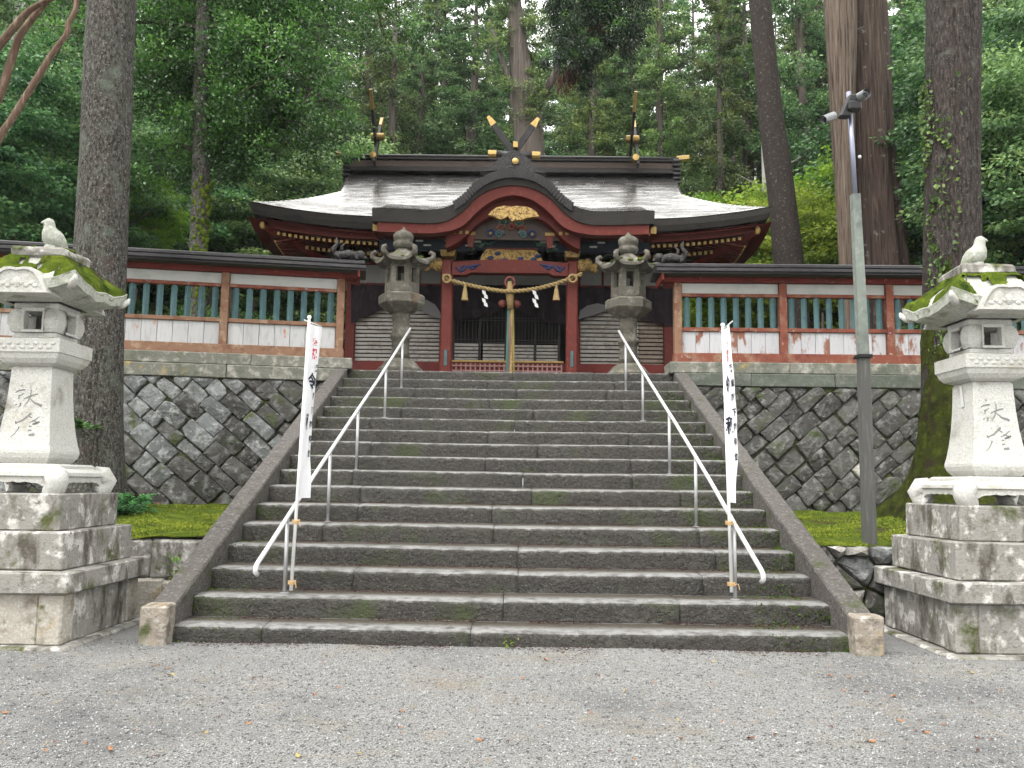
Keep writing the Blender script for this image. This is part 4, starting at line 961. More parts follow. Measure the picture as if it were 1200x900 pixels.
for a in (588.5, 605.5):
    q = P(a, 356, 19.9); MB().ball(tuple(q), .10, 12, 8, (1,1,.95)).build('bell', 'bell_brown', br, smooth=True)
q = P(597.5, 331, 19.75); MB().tube([(q.x+.11*math.cos(i/14*6.28), q.y, q.z+.13*math.sin(i/14*6.28)) for i in range(15)], .03, 6).build('hanging_ring', 'bell_brown', br, smooth=True)
ob = thing('offering_grille', 'low pink lattice grille in front of the shrine doorway', 'grille', tuple(P(592, 437, 20.6)))
xa, xb = P(529, 430, 20.6).x, P(658, 430, 20.6).x; zt_ = z_at(424.5, 20.6)
n = 23
v0 = None
for i in range(n+1):
    if v0 is None: v0 = MB().cbox(xa-.018, xa+.018, 20.58, 20.62, ZT, zt_-.02, .004).build('upright', 'pink_lattice', ob)
    else: like(v0, ob, ((xb-xa)*i/n, 0, 0))
for z_ in (zt_-.10, zt_-.22, zt_-.34, zt_-.50, zt_-.66): MB().cbox(xa, xb, 20.565, 20.579, z_-.018, z_+.018, .004).build('crossbar', 'pink_lattice', ob)
MB().cbox(xa-.05, xb+.05, 20.54, 20.66, zt_-.018, zt_+.03, .01).build('top_rail', 'gold_paint', ob)
# centre crest of the porch gable: crossed finials, billet, carved base with a gilt boss
YC = 19.1
zc = lambda py: z_at(py, YC)
MB().prism(px_poly([(563,203),(572,200),(577,194),(584,190),(590,184),(597,180),(608,180),(615,185),(621,190),(627,195),(632,201),(640,205),(620,204),(602,200.5),(584,202)], YC), YC-.14, YC+.14).build('carved_crest', 'carved_black', kr)
for sgn, a in ((-1, 572), (1, 631)):
    plank(tuple(P(602-sgn*3, 184, YC+.05*sgn)), tuple(P(a, 137 if sgn < 0 else 139, YC+.05*sgn)), .15, .07, 'crossed_finial', kr, (0,1,0))
q0, q1 = P(572, 180.5, YC-.05), P(633, 182.5, YC-.05)
MB().tube([q0+(q1-q0)*.14, q0+(q1-q0)*.86], .085, 10).build('billet', 'black_roof', kr, smooth=True)
for a, b_ in ((0, .16), (.84, 1)): MB().tube([q0+(q1-q0)*a, q0+(q1-q0)*b_], .095, 10).build('gilt_end', 'gold', kr, smooth=False)
q = P(604, 189, YC-.16); MB().lathe([(.01,-.03),(.07,-.02),(.075,.02),(.03,.04)], 14).xf(lambda a, b_, c: (q.x+a, q.y-c, q.z+b_)).build('gilt_boss', 'gold', kr)
q = P(604, 171, YC-.06); MB().cbox(q.x-.06, q.x+.06, q.y-.08, q.y+.06, q.z-.07, q.z+.08, .015).build('gilt_block', 'gold', kr)

# ---------------------------------------------------------------- pair of hexagonal stone lanterns at the stair head
def hex_lantern(px, dy, label, grp):
    Y = 15.5; c = P(px, 430, Y); z = lambda py: P(px, py+dy, Y).z
    t = thing('stone_lantern', label, 'stone lantern', (c.x, Y, ZT-.02), grp); C = (c.x, Y, 0); rt = R(0)
    MB().lathe([(.42,ZT-.03),(.42,z(433)),(.36,z(430)),(.30,z(425)),(.20,z(421))], 12, C).build('base', 'lantern_old', t)
    MB().lathe([(.19,z(422)),(.165,z(412)),(.16,z(399)),(.19,z(397)),(.195,z(393)),(.16,z(391)),(.155,z(380)),(.175,z(368))], 14, C).build('shaft', 'lantern_old', t, smooth=True)
    MB().lathe([(.18,z(369)),(.30,z(364)),(.40,z(359)),(.43,z(357)),(.43,z(348)),(.38,z(345.5))], 6, C, rt).build('platform', 'lantern_old', t)
    fb = thing  # firebox: six corner posts between two slabs, open windows
    MB().lathe([(.30,z(346)),(.32,z(344)),(.32,z(333))], 6, C, rt).build('firebox_base', 'lantern_old', t)
    MB().lathe([(.32,z(316)),(.31,z(309))], 6, C, rt).build('firebox_top', 'lantern_old', t)
    for k in range(6):
        a0 = k*math.pi/3; a1 = a0+math.pi/3; p0 = Vector((math.cos(a0), math.sin(a0), 0))*.318; p1 = Vector((math.cos(a1), math.sin(a1), 0))*.318
        solid = k in (0, 2)
        for s0, s1 in (((0, 1),) if solid else ((0, .27), (.73, 1))):
            u0_, u1_ = p0.lerp(p1, s0), p0.lerp(p1, s1); b = MB(); zz0, zz1 = z(333)+.002, z(316)-.002
            b.add([(C[0]+v.x*f, Y+v.y*f, zz) for f in (1, .76) for zz in (zz0, zz1) for v in (u0_, u1_)], [(0,1,3,2),(4,6,7,5),(0,2,6,4),(1,5,7,3)]); b.build('firebox_wall', 'lantern_old', t)
    # roof: six swept slopes with curled corners
    b = MB(); n = 48; m_ = 10
    def rp_(u, v):
        a = u*2*math.pi; k = (a/(math.pi/3)) % 1; edge = abs(k-.5)*2; poly = math.cos(math.pi/6)/math.cos((k-.5)*math.pi/3)
        r_ = (.10+.40*v)*poly*1.06; zz = z(290)+(z(308)-z(290))*(v**.65)+.10*edge**4*v**3
        return (C[0]+r_*math.cos(a), Y+r_*math.sin(a), zz)
    b.grid(rp_, n, m_)
    def un(u, v):
        p = rp_(u, 1); f = 1-.42*v; return (C[0]+(p[0]-C[0])*f, Y+(p[1]-Y)*f, p[2]-.055-(.05 if v == 0 else 0)*0-.05*v+(.055 if v == 0 else 0)-(.07 if v == 0 else 0))
    b.grid(lambda u, v: rp_(u, 1) if v == 0 else un(u, (v-.34)*1.5), n, 3, flip=True)
    b.build('roof', 'lantern_old', t, smooth=False)
    for k in range(6):
        a = k*math.pi/3; r0 = .50; zz = z(308)+.09
        pts = [(r0-.06, zz-.04), (r0+.02, zz-.03), (r0+.07, zz+.02), (r0+.07, zz+.08), (r0+.02, zz+.11), (r0-.02, zz+.08)]
        MB().tube([(C[0]+p*math.cos(a), Y+p*math.sin(a), q) for p, q in pts], [.05,.055,.05,.045,.038,.025], 7).build('corner_curl', 'lantern_old', t, smooth=True)
    MB().lathe([(.15,z(292)),(.185,z(288)),(.19,z(285)),(.15,z(283)),(.185,z(281)),(.19,z(276)),(.15,z(273)),(.06,z(270.5)),(.035,z(268.5)),(.005,z(266))], 14, C).build('finial', 'lantern_old', t, smooth=True)
    rg = random.Random(int(px)); mo = MB()
    for k in range(60):
        u, v = rg.random(), rg.uniform(.3, .95)
        if vnoise(u*6+px, v*2) < -.02: continue
        p = rp_(u, v); mo.ball((p[0], p[1], p[2]+.005), rg.uniform(.03,.07), 6, 4, (1,1,.45))
    mo.build('moss', 'moss', t, smooth=True)
hex_lantern(468.5, 0, 'mossy hexagonal stone lantern at the stair head beside the clean-boarded fence end', 'lanterns at the stair head')
hex_lantern(736.5, 6, 'mossy hexagonal stone lantern at the stair head with rust-brown stained platform', 'lanterns at the stair head')

# ---------------------------------------------------------------- large pedestal lanterns flanking the steps
INK = [  # brush strokes read off the shaft: points (x, y) and widths, in a 160 x 400 panel
 [((40,12),(46,18)),(10,12)], [((0,70),(25,55),(62,48),(74,50)),(6,9,10,4)], [((22,98),(40,92),(66,74)),(9,7,3)], [((28,120),(32,98)),(8,4)],
 [((10,164),(24,158)),(8,4)], [((36,160),(50,152),(46,172),(34,184)),(3,8,6,3)], [((110,32),(114,36)),(9,8)], [((156,38),(160,42)),(10,9)],
 [((70,118),(120,94),(174,78)),(6,11,6)], [((118,44),(118,95),(100,140),(74,178)),(5,7,6,2)], [((114,112),(150,146),(212,172)),(4,9,17)],
 [((68,232),(70,238)),(9,8)], [((28,290),(34,310)),(9,10)], [((30,304),(80,282),(138,228)),(6,10,13)], [((62,330),(55,352)),(10,6)], [((56,350),(30,390),(4,414)),(6,4,2)],
 [((124,250),(150,264)),(8,5)], [((130,300),(170,284),(206,252)),(4,8,4)], [((160,312),(212,292)),(8,12)], [((150,280),(206,300),(160,314)),(3,9,8)],
 [((134,328),(156,326)),(8,6)], [((134,360),(160,356)),(10,8)], [((144,394),(186,390)),(13,16)]]
def big_lantern(cx, cy_, label, bird_dir, mats, tag_strip, seed):
    t = thing('stone_lantern', label, 'stone lantern', (cx, cy_, 0), 'pedestal lanterns flanking the steps'); C = (cx, cy_, 0); rg = random.Random(seed)
    main, low, yel = mats
    def sq(h0, z0, z1, c=.02, j=.004, nm='tier', mt=low, h1=None): return MB().cbox(cx-h0, cx+h0, cy_-h0, cy_+h0, z0, z1, c, j).build(nm, mt, t)
    MB().cbox(cx-.80, cx+.80, cy_-.80, cy_+.80, -.06, .025, .02, .004).build('footing', low, t)
    for sx in (-1, 1):
        for sy in (-1, 1): MB().cbox(cx+sx*.70, cx+sx*.50, cy_+sy*.70, cy_+sy*.50, .026, .438, .015, .003).build('corner_block', yel, t)
    for a in range(4):
        b = MB(); b.cbox(-.497, .497, -.685, -.56, .026, .438, .012, .003)
        ca, sa = math.cos(a*math.pi/2), math.sin(a*math.pi/2); b.xf(lambda x, y, z: (cx+x*ca-y*sa, cy_+x*sa+y*ca, z)); b.build('side_panel', yel if a == 0 else low, t)
    sq(.77, .440, .618, .012, .006, 'slab')
    sq(.635, .620, .938, .012, .006, 'tier'); sq(.53, .940, 1.248, .012, .006, 'tier')
    # scroll-legged foot
    ft = MB().lathe([(.30,1.505),(.34,1.505),(.36,1.49),(.36,1.465),(.42,1.455),(.455,1.43),(.46,1.40),(.44,1.385),(.30,1.385)], 4, C, R(45), sq=True).build('foot', main, t)
    for sx in (-1, 1):
        for sy in (-1, 1):
            MB().tube([(cx+sx*k, cy_+sy*k, z) for k, z in ((.36,1.42),(.42,1.40),(.445,1.35),(.43,1.30),(.39,1.265),(.37,1.249))], [.08,.10,.095,.085,.09,.09], 9).build('scroll_leg', main, ft, smooth=True)
    for a in range(4):
        pol = [(-.40,1.40)]+[(-.38+.76*i/24, 1.352-.012*abs(math.sin(i/24*math.pi*7))-.055*max(0, abs(i/12-1)-.62)*2.4) for i in range(25)]+[(.40,1.40)]
        b = MB(); b.prism(pol[::-1], -.44, -.38); ca, sa = math.cos(a*math.pi/2), math.sin(a*math.pi/2); b.xf(lambda x, y, z: (cx+x*ca-y*sa, cy_+x*sa+y*ca, z)); b.build('scalloped_apron', main, ft)
    sp = [(.205,1.507),(.245,1.56),(.258,1.60),(.258,1.625),(.245,1.68),(.225,1.80),(.207,1.95),(.194,2.12),(.187,2.28),(.184,2.36),(.170,2.384)]
    MB().lathe([(a, z) for a, z in sp], 4, C, R(45), sq=True).build('shaft', main, t)
    def half(z): return poly_lerp([(z_, h_) for h_, z_ in sp], z)
    ins = MB()
    for pts, wd in INK:
        q = []
        for i, (p, w_) in enumerate(zip(pts, wd)):
            x = (p[0]-106)*.00118; z = 2.225-p[1]*.00118; q.append((x, z, w_*.00118*.62))
        up_ = []; dn = []
        dense = []
        for i in range(len(q)-1):
            for k in range(4): f = k/4; dense.append(tuple(q[i][j]+(q[i+1][j]-q[i][j])*f for j in range(3)))
        dense.append(q[-1])
        for i, (x, z, w_) in enumerate(dense):
            a = dense[max(0,i-1)]; c = dense[min(len(dense)-1,i+1)]; dx, dz = c[0]-a[0], c[1]-a[1]; L = math.hypot(dx, dz)+1e-9
            up_.append((x-dz/L*w_, z+dx/L*w_)); dn.append((x+dz/L*w_, z-dx/L*w_))
        vs = [(cx+x, cy_-half(z)-.0025, z) for x, z in up_]+[(cx+x, cy_-half(z)-.0025, z) for x, z in dn]; k = len(up_)
        ins.add(vs, [(i, i+k, i+k+1, i+1) for i in range(k-1)])
    ins.build('inscription', 'inscription', t)
    if tag_strip:
        MB().box(-.002, .002, -.022, .022, 0, .20).xf(lambda x, y, z: (cx-half(2.12+z)-.006+x, cy_-.02+y+z*.18, 2.16+z)).build('paper_slip', 'paper', t)
    MB().lathe([(.18,2.386),(.24,2.41),(.27,2.45),(.285,2.50),(.295,2.502),(.295,2.62),(.27,2.632)], 4, C, R(45), sq=True).build('platform', main, t)
    rel = MB()
    for k in range(13):
        x = -.24+.04*k; rel.ball((cx+x, cy_-.295, 2.56+.018*(-1)**k), .024, 7, 5, (1.1,.35,.7))
    rel.build('carved_band', main, t, smooth=True)
    # firebox with open windows
    fb = MB().cbox(cx-.20, cx+.20, cy_-.20, cy_+.20, 2.634, 2.70, .02).build('firebox', main, t)
    MB().cbox(cx-.205, cx+.205, cy_-.205, cy_+.205, 2.90, 2.975, .02).build('firebox_top', main, fb)
    hb = [(.205,2.695),(.222,2.73),(.232,2.77),(.235,2.80),(.232,2.83),(.222,2.87),(.205,2.905)]
    for a in range(4):
        ca, sa = math.cos(a*math.pi/2), math.sin(a*math.pi/2)
        for s_ in (-1, 1):
            b = MB()
            for (h0, z0), (h1, z1) in zip(hb, hb[1:]):
                b.add([(s_*.083,-h0,z0),(s_*h0,-h0,z0),(s_*h1,-h1,z1),(s_*.083,-h1,z1),(s_*.083,-.15,z0),(s_*.083,-.15,z1)], [(0,1,2,3) if s_ > 0 else (3,2,1,0),(0,3,5,4)])
            b.xf(lambda x, y, z: (cx+x*ca-y*sa, cy_+x*sa+y*ca, z)); b.build('firebox_wall', main, fb)
    for a in range(4):
        b = MB(); q = [(-.105,2.69),(.105,2.69),(.105,2.91),(-.105,2.91)]; qi = [(-.082,2.715),(.082,2.715),(.082,2.885),(-.082,2.885)]
        for i in range(4):
            j = (i+1)%4; b.add([(q[i][0],-.241,q[i][1]),(q[j][0],-.241,q[j][1]),(qi[j][0],-.228,qi[j][1]),(qi[i][0],-.228,qi[i][1]),(qi[i][0],-.17,qi[i][1]),(qi[j][0],-.17,qi[j][1])], [(0,1,2,3),(3,2,5,4)])
        ca, sa = math.cos(a*math.pi/2), math.sin(a*math.pi/2); b.xf(lambda x, y, z: (cx+x*ca-y*sa, cy_+x*sa+y*ca, z)); b.build('window_frame', main, fb)
    # roof
    H = .50
    def rpt(u, v, lift=0):
        x, y = (u*2-1), (v*2-1); e = max(abs(x), abs(y)); cn = (abs(x)*abs(y))
        z = 3.415-.31*max(0, (e-.42)/.58)**.8+.10*cn**2.4+.02*vnoise(x*3+seed, y*3)+lift
        return (cx+x*H, cy_+y*H, z)
    b = MB(); n = 30; b.grid(lambda u, v: rpt(u, v), n, n)
    def edge(s_):                                   # perimeter point
        k, f = divmod(s_*4, 1); k = int(k) % 4
        return [(f,0),(1,f),(1-f,1),(0,1-f)][k]
    ne = 120
    def skirt(s_, w_):
        u, v = edge(s_ % 1); p = rpt(u, v); cn = (abs(u*2-1)*abs(v*2-1))**3
        dpt = (0, .085+.02*cn, .10, .125)[w_]; f = (1, .985, .93, .50)[w_]; zz = p[2]-dpt
        if w_ == 3: zz = 2.965
        return (cx+(p[0]-cx)*f, cy_+(p[1]-cy_)*f, zz)
    b.grid(lambda u, v: skirt(u, round(v*3)), ne, 3, flip=True)
    rf_ = b.build('roof', 'granite_lichen', t, smooth=False)
    for a in (0, 2):                                # carved gable panels in the front and back eaves
        out = [(-.28,2.99),(.28,2.99),(.265,3.03),(.225,3.11),(.17,3.185),(.12,3.215),(.06,3.22),(0,3.21),(-.06,3.22),(-.12,3.215),(-.17,3.185),(-.225,3.11),(-.265,3.03)]
        b = MB(); b.prism(out, -.515, -.30); inn = [(x*.86, 3.008+(z-2.99)*.82) for x, z in out]
        ca, sa = math.cos(a*math.pi/2), math.sin(a*math.pi/2); fx = lambda x, y, z: (cx+x*ca-y*sa, cy_+x*sa+y*ca, z)
        b.xf(fx); b.build('gable_panel', main, rf_)
        b = MB()
        for i in range(len(out)):
            j = (i+1) % len(out); b.add([(out[i][0],-.515,out[i][1]),(out[j][0],-.515,out[j][1]),(out[j][0],-.532,out[j][1]),(out[i][0],-.532,out[i][1]),(inn[j][0],-.532,inn[j][1]),(inn[i][0],-.532,inn[i][1]),(inn[j][0],-.5155,inn[j][1]),(inn[i][0],-.5155,inn[i][1])], [(0,1,2,3),(3,2,4,5),(5,4,6,7)])
        for k in range(9): b.ball((-.16+.04*k, -.516, 3.055+.022*(k % 2)), .024, 7, 5, (1.2,.4,.8))
        b.ball((0,-.518,3.09), .042, 9, 5, (1,.35,1)); b.xf(fx); b.build('gable_relief', main, rf_, smooth=False)
    for sx in (-1, 1):
        for sy in (-1, 1):
            pts = [(.43,3.08),(.475,3.095),(.505,3.125),(.515,3.16)]
            MB().tube([(cx+sx*k, cy_+sy*k, z) for k, z in pts], [.045,.038,.027,.010], 8).build('corner_curl', main, rf_, smooth=True)
    MB().cbox(cx-.25, cx+.25, cy_-.25, cy_+.25, 3.38, 3.485, .03, .012).build('crown_block', low, t)
    # moss cushions
    gm = 90; keep = []; vv = []
    for j in range(gm+1):
        for i in range(gm+1):
            u, v = i/gm, j/gm; n_ = vnoise(u*5+seed, v*5, 2)+.5*vnoise(u*13, v*13, seed); x_, y_ = abs(u*2-1), abs(v*2-1); n_ += .5*(x_*y_)+.26-(.55 if (v < .22 and x_ < .6 and x_ > .15) else 0); h_ = .062*min(1, max(0, n_+.24)*2.2)
            p = rpt(u, v, -.012+h_+.007*vnoise(u*60, v*60)+.004*vnoise(u*140, v*140)); e = max(abs(u*2-1), abs(v*2-1))
            if e > .93: p = (p[0], p[1], p[2]-(e-.93)*.9)
            vv.append(p); keep.append(h_ > .012)
    fs = [(a, a+1, a+gm+2, a+gm+1) for j in range(gm) for i in range(gm) for a in [j*(gm+1)+i] if keep[a] and keep[a+gm+2]]
    mo = MB(); mo.add(vv, fs)
    for k in range(34):
        a = rg.uniform(0, 6.28); r_ = rg.uniform(0, .24); mo.ball((cx+r_*math.cos(a), cy_+r_*math.sin(a)*1.0, 3.482), rg.uniform(.02,.055), 7, 5, (1,1,.4))
    mo.build('moss', 'moss', rf_, smooth=True)
    # bird finial
    ca, sa = math.cos(bird_dir), math.sin(bird_dir); b = MB()
    pts = [(-.15,.015,.016),(-.12,.035,.036),(-.075,.075,.075),(-.02,.115,.102),(.02,.16,.098),(.035,.205,.076),(.04,.24,.058),(.045,.268,.054),(.05,.295,.054),(.055,.32,.043),(.058,.338,.012)]
    b.tube([(p, 0, q) for p, q, r_ in pts], [r_ for _, _, r_ in pts], 16)
    b.tube([(.085,0,.290),(.108,0,.284),(.122,0,.278)], [.028,.016,.005], 8); b.tube([(0,.0,.06),(.01,0,-.01)], [.07,.09], 10)
    b.xf(lambda x, y, z: (cx+(x*ca-y*sa)*.92, cy_+(x*sa+y*ca)*.92, 3.495+z*.93)); b.build('bird_finial', 'granite_lichen', t, smooth=True)
    return t
big_lantern(-4.42, 7.80, 'tall pale stone lantern with mossy roof and bird finial, before the thick grey trunk', R(215), ('granite','granite_dirty','granite_yellow'), False, 3)
big_lantern(4.36, 8.05, 'tall pale stone lantern with mossy roof and bird finial, paper slip on its shaft', R(-25), ('granite','granite_dirty','granite_dirty'), True, 8)

# ---------------------------------------------------------------- handrails
def rail_z(y): return .67+.459*(y-7.3)
def handrail(s, xs, label):
    X = lambda y: poly_lerp(xs, y)
    h = thing('handrail', label, 'handrail', (X(10.9), 10.9, 1.6), 'handrails on the steps')
    pts = [(X(7.32), 7.34, rail_z(7.3)-.075), (X(7.3), 7.285, rail_z(7.3)-.05), (X(7.3), 7.29, rail_z(7.3)-.01), (X(7.35), 7.34, rail_z(7.34)+.005)]+[(X(y), y, rail_z(y)) for y in (7.6, 9, 10.5, 12, 13.5, 14.62)]
    MB().tube(pts, .021, 10).build('rail_tube', 'steel', h, smooth=True)
    for k, y in ((1, 8.12), (4, 9.62), (7, 10.85), (11, 12.5), (14, 13.88)):
        zt_ = SH1+k*SH+.004; MB().tube([(X(y), y, zt_), (X(y), y, rail_z(y)-.015)], .019, 10).build('post', 'steel_dull', h, smooth=True)
        MB().lathe([(.045,zt_),(.045,zt_+.008),(.022,zt_+.012)], 12, (X(y), y, 0)).build('flange', 'steel_dull', h)
handrail(-1, [(7,-2.22),(8.1,-2.18),(9.7,-2.13),(10.8,-2.07),(12.5,-1.99),(13.9,-1.95),(15,-1.92)], 'tubular steel handrail up the side of the steps nearer the grey trunk')
handrail(1, [(7,2.06),(8.1,2.02),(9.7,1.97),(10.8,1.90),(12.5,1.80),(13.9,1.72),(15,1.68)], 'tubular steel handrail up the side of the steps nearer the metal pole')

# ---------------------------------------------------------------- printed banners tied to the lowest posts
def banner(foot, top, wdir, width, label, z_top, z_bot):
    f = Vector(foot); tp_ = Vector(top); ax = (tp_-f).normalized(); wd = Vector(wdir).normalized()
    b = thing('banner', label, 'banner', tuple(f), 'banners tied to the handrails')
    MB().tube([f, tp_], [.017, .013], 10).build('pole', 'pole_white', b, smooth=True)
    MB().ball(tuple(tp_), .022, 8, 6).build('pole_cap', 'pole_white', b, smooth=True)
    at = lambda z: f+ax*((z-f.z)/ax.z)
    c0 = at(z_top+.02); MB().tube([c0-wd*.12+Vector((0,0,-.01)), c0+wd*(width+.06)+Vector((0,0,.015))], .006, 6).build('crossbar', 'pole_white', b, smooth=True)
    nrm = wd.cross(Vector((0,0,1))).normalized()
    def cl(u, v, o=0):
        z = z_top+(z_bot-z_top)*v; p = at(z)+wd*(.02+width*u); p.z = z+.02*u*(1-v)
        return p+nrm*(.022*math.sin(v*5+u*2)*u+.012*vnoise(u*3, v*6)+o)
    g_ = MB(); g_.grid(lambda u, v: cl(u, v), 10, 40); cloth = g_.build('cloth', 'cloth_white', b, smooth=True)
    side = -1 if nrm.dot(Vector((-f.x, -f.y, 0))) < 0 else 1
    for k in range(9):
        p = at(z_top-.02-(z_top-z_bot-.05)*k/8); MB().tube([p-wd*.018, p+wd*.03], .007, 5).build('loop', 'cloth_white', cloth)
    fl = 1 if f.x > 0 else 1
    def put(ch, u, v, size, mat, bold=0):
        o = cl(u, v, side*.005); ux = (cl(u+.02, v)-cl(u-.02, v)).normalized(); uz = (cl(u, v-.01)-cl(u, v+.01)).normalized()
        # reading direction must run left to right as seen from the printed side
        right = uz.cross(nrm*side).normalized()
        if ux.dot(right) < 0: ux = -ux
        text_piece('lettering', ch, size, mat, cloth, o, ux, uz, bold)
    near = (lambda u: u)
    L = lambda u: u
    for i, ch in enumerate('奉祝'): put(ch, .50+.02*i, .11+.06*i, .11, 'print_red', .003)
    for i, ch in enumerate('令和'): put(ch, .44, .335+.235*i, .17, 'print_black', .004)
    for i, ch in enumerate('天皇陛下御即位'): put(ch, .84, .25+.083*i, .075, 'print_black', .002)
    for z in (f.z+.06, f.z+.62):
        p = at(z)
        for k in range(3):
            n = 14; MB().tube([p+Vector((.034*math.cos(i/n*6.28), .034*math.sin(i/n*6.28)+.012, .012*k+.004*math.sin(i))) for i in range(n+1)], .005, 5).build('cord_tie', 'tie_cord', b)
        MB().tube([p+Vector((.02,-.03,.01)), p+Vector((.05,-.05,.02)), p+Vector((.06,-.06,-.03))], .004, 5).build('cord_tie', 'tie_cord', b)
    return b
fl_ = P(341, 692, 8.075); tl_ = P(362.5, 372, 8.12)
banner(tuple(fl_), tuple(tl_), (.12, 1, 0), .29, 'white printed banner on a leaning pole tied to the handrail nearer the grey trunk', tl_.z-.06, P(352, 584, 8.1).z)
fr_ = P(857.5, 694, 8.075); tr_ = P(847, 381, 8.10)
banner(tuple(fr_), tuple(tr_), (.03, -1, 0), .27, 'white printed banner on an upright pole tied to the handrail nearer the metal pole', tr_.z-.06, P(861, 589, 8.0).z)

# ---------------------------------------------------------------- metal pole with cameras
pb, pm, pt = P(1020, 668, 9.2), P(1002, 228, 9.2), P(994.5, 108, 9.2)
pw = P(1011.5, 418, 9.2)
po = thing('camera_pole', 'tall grey square pole with two security cameras behind the paper-slipped lantern', 'pole', (pb.x, 9.2, mz(pb.x, 9.2)-.05))
def sqpost(a, c, w0, w1, nm, mt):
    b = MB(); vs = []
    for p, w_ in ((a,w0),(c,w1)):
        for i, j in ((-1,-1),(1,-1),(1,1),(-1,1)): vs.append((p.x+i*w_/2, p.y+j*w_/2, p.z))
    return b.add(vs, [(0,1,5,4),(1,2,6,5),(2,3,7,6),(3,0,4,7),(4,5,6,7)]).build(nm, mt, po)
low = pb.copy(); low.z = mz(pb.x, 9.2)-.1
sqpost(low, pw, .118, .106, 'lower_post', 'pole_wood'); sqpost(pw+Vector((0,0,.002)), pm, .102, .088, 'upper_post', 'pole_grey')
MB().tube([pm, pt], .028, 12).build('steel_pipe', 'steel_blue', po, smooth=True)
MB().cbox(pw.x-.075, pw.x+.075, 9.12, 9.28, pw.z-.02, pw.z+.02, .005).build('strap', 'camera_black', po)
cb_ = MB().cbox(pt.x-.10, pt.x+.03, 9.10, 9.2, pt.z-.33, pt.z-.06, .02).xf(lambda x, y, z: (x+(z-pt.z)*.45+.10, y, z)).build('mount_plate', 'camera_black', po)
MB().cbox(pt.x-.06, pt.x+.09, 9.05, 9.16, pt.z-.27, pt.z-.16, .02).build('mount_arm', 'camera_black', po)
def camera_body(a, d, r_, ln, m_):
    a = Vector(a); d = Vector(d).normalized(); c = MB().tube([a, a+d*ln*.1, a+d*ln*.9, a+d*ln], [r_*.8, r_, r_, r_*1.05], 14).build('security_camera', m_, po, smooth=False)
    MB().tube([a+d*(ln+.001), a+d*(ln+.004)], r_*.75, 14).build('lens', 'camera_glass', c); MB().tube([a+d*ln*.1+Vector((0,0,r_*.3)), a+d*(ln*1.22)+Vector((0,0,r_*.3))], r_*1.12, 14, caps=False).build('sunshield', m_, c)
camera_body((pt.x+.08, 9.18, pt.z-.10), (.18,-1,-.12), .045, .16, 'camera_silver')
camera_body((pt.x-.20, 9.10, pt.z-.33), (-.85,-.35,-.45), .04, .15, 'camera_silver')
MB().ball((pm.x+.05, 9.16, pm.z+.42), .02, 6, 4).build('bolt', 'steel', po)

# ---------------------------------------------------------------- trees
def smooth_path(pts, n):
    """pts = [(x, y, z, r)] -> n+1 resampled rows (Catmull-Rom)"""
    p = [np.array(q, float) for q in pts]; p = [2*p[0]-p[1]]+p+[2*p[-1]-p[-2]]; out = []; m_ = len(p)-3
    for i in range(n+1):
        s = i/n*m_; k = min(int(s), m_-1); t = s-k; a, b_, c, d = p[k:k+4]
        out.append(.5*((2*b_)+(-a+c)*t+(2*a-5*b_+4*c-d)*t*t+(-a+3*b_-3*c+d)*t**3))
    return out
def trunk(pts, n=36, seg=90, ridge=(5, .06), fine=(14, .02), zs=.35, lobes=None, seed=0):
    rows = smooth_path(pts, seg); b = MB()
    def fn(u, v):
        r_ = rows[round(v*seg)]; a = u*2*math.pi; x, y = math.cos(a), math.sin(a); z = r_[2]
        d = 1+ridge[1]*vnoise(x*ridge[0]*.5+seed, y*ridge[0]*.5, z*zs)+fine[1]*vnoise(x*fine[0]*.5, y*fine[0]*.5+seed, z*zs*3)
        if lobes:
            k, h0, z0 = lobes; f = math.exp(-max(0, z-z0)/h0); d += f*(.35*max(0, math.cos(k*a+seed))**2+.16*math.cos(2*a+seed*2))
        return (r_[0]+x*r_[3]*d, r_[1]+y*r_[3]*d, z)
    b.grid(fn, n, seg); return b
def leaf_arrays(pos, dr, L, W, droop=0.0):
    n = len(pos); dr = dr/(np.linalg.norm(dr, axis=1, keepdims=True)+1e-9)
    rn = nr.normal(size=(n,3)); rn[:,2] += .9
    sd_ = np.cross(dr, rn); sd_ /= (np.linalg.norm(sd_, axis=1, keepdims=True)+1e-9)
    L = L[:,None]; W = W[:,None]; up = np.cross(sd_, dr)
    V = np.stack([pos-dr*L*.5, pos+sd_*W*.5-dr*L*.05-up*L*.06, pos+dr*L*.5-up*L*droop, pos-sd_*W*.5-dr*L*.05-up*L*.06], 1).reshape(-1,3)
    F = np.arange(n*4).reshape(-1,4); return V, F
def leaf_mesh(name, pos, dr, L, W, mat, droop=.05, var=None):
    V, F = leaf_arrays(pos, dr, L, W, droop); v = nr.random(len(pos)) if var is None else np.clip(var+nr.normal(size=len(pos))*.16, 0, 1)
    me = fast_mesh(name, V, F, v); me.materials.append(MATS[mat]); return me
def clumps(C, Rr, per, flat=.6, out=None, jitter=.8):
    """leaves round clump centres C (n,3) with radii Rr; returns positions, directions, per-clump tone"""
    n = len(C); d = nr.normal(size=(n*per,3)); d /= np.linalg.norm(d, axis=1, keepdims=True)
    r_ = nr.random(n*per)**.45; R_ = np.repeat(Rr, per); c = np.repeat(C, per, 0)
    off = d*(r_*R_)[:,None]; off[:,2] *= flat
    dr = d*.8+nr.normal(size=(n*per,3))*.45*jitter
    if out is not None: dr = dr+np.repeat(out, per, 0)
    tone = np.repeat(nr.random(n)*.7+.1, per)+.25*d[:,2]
    return c+off, dr, tone
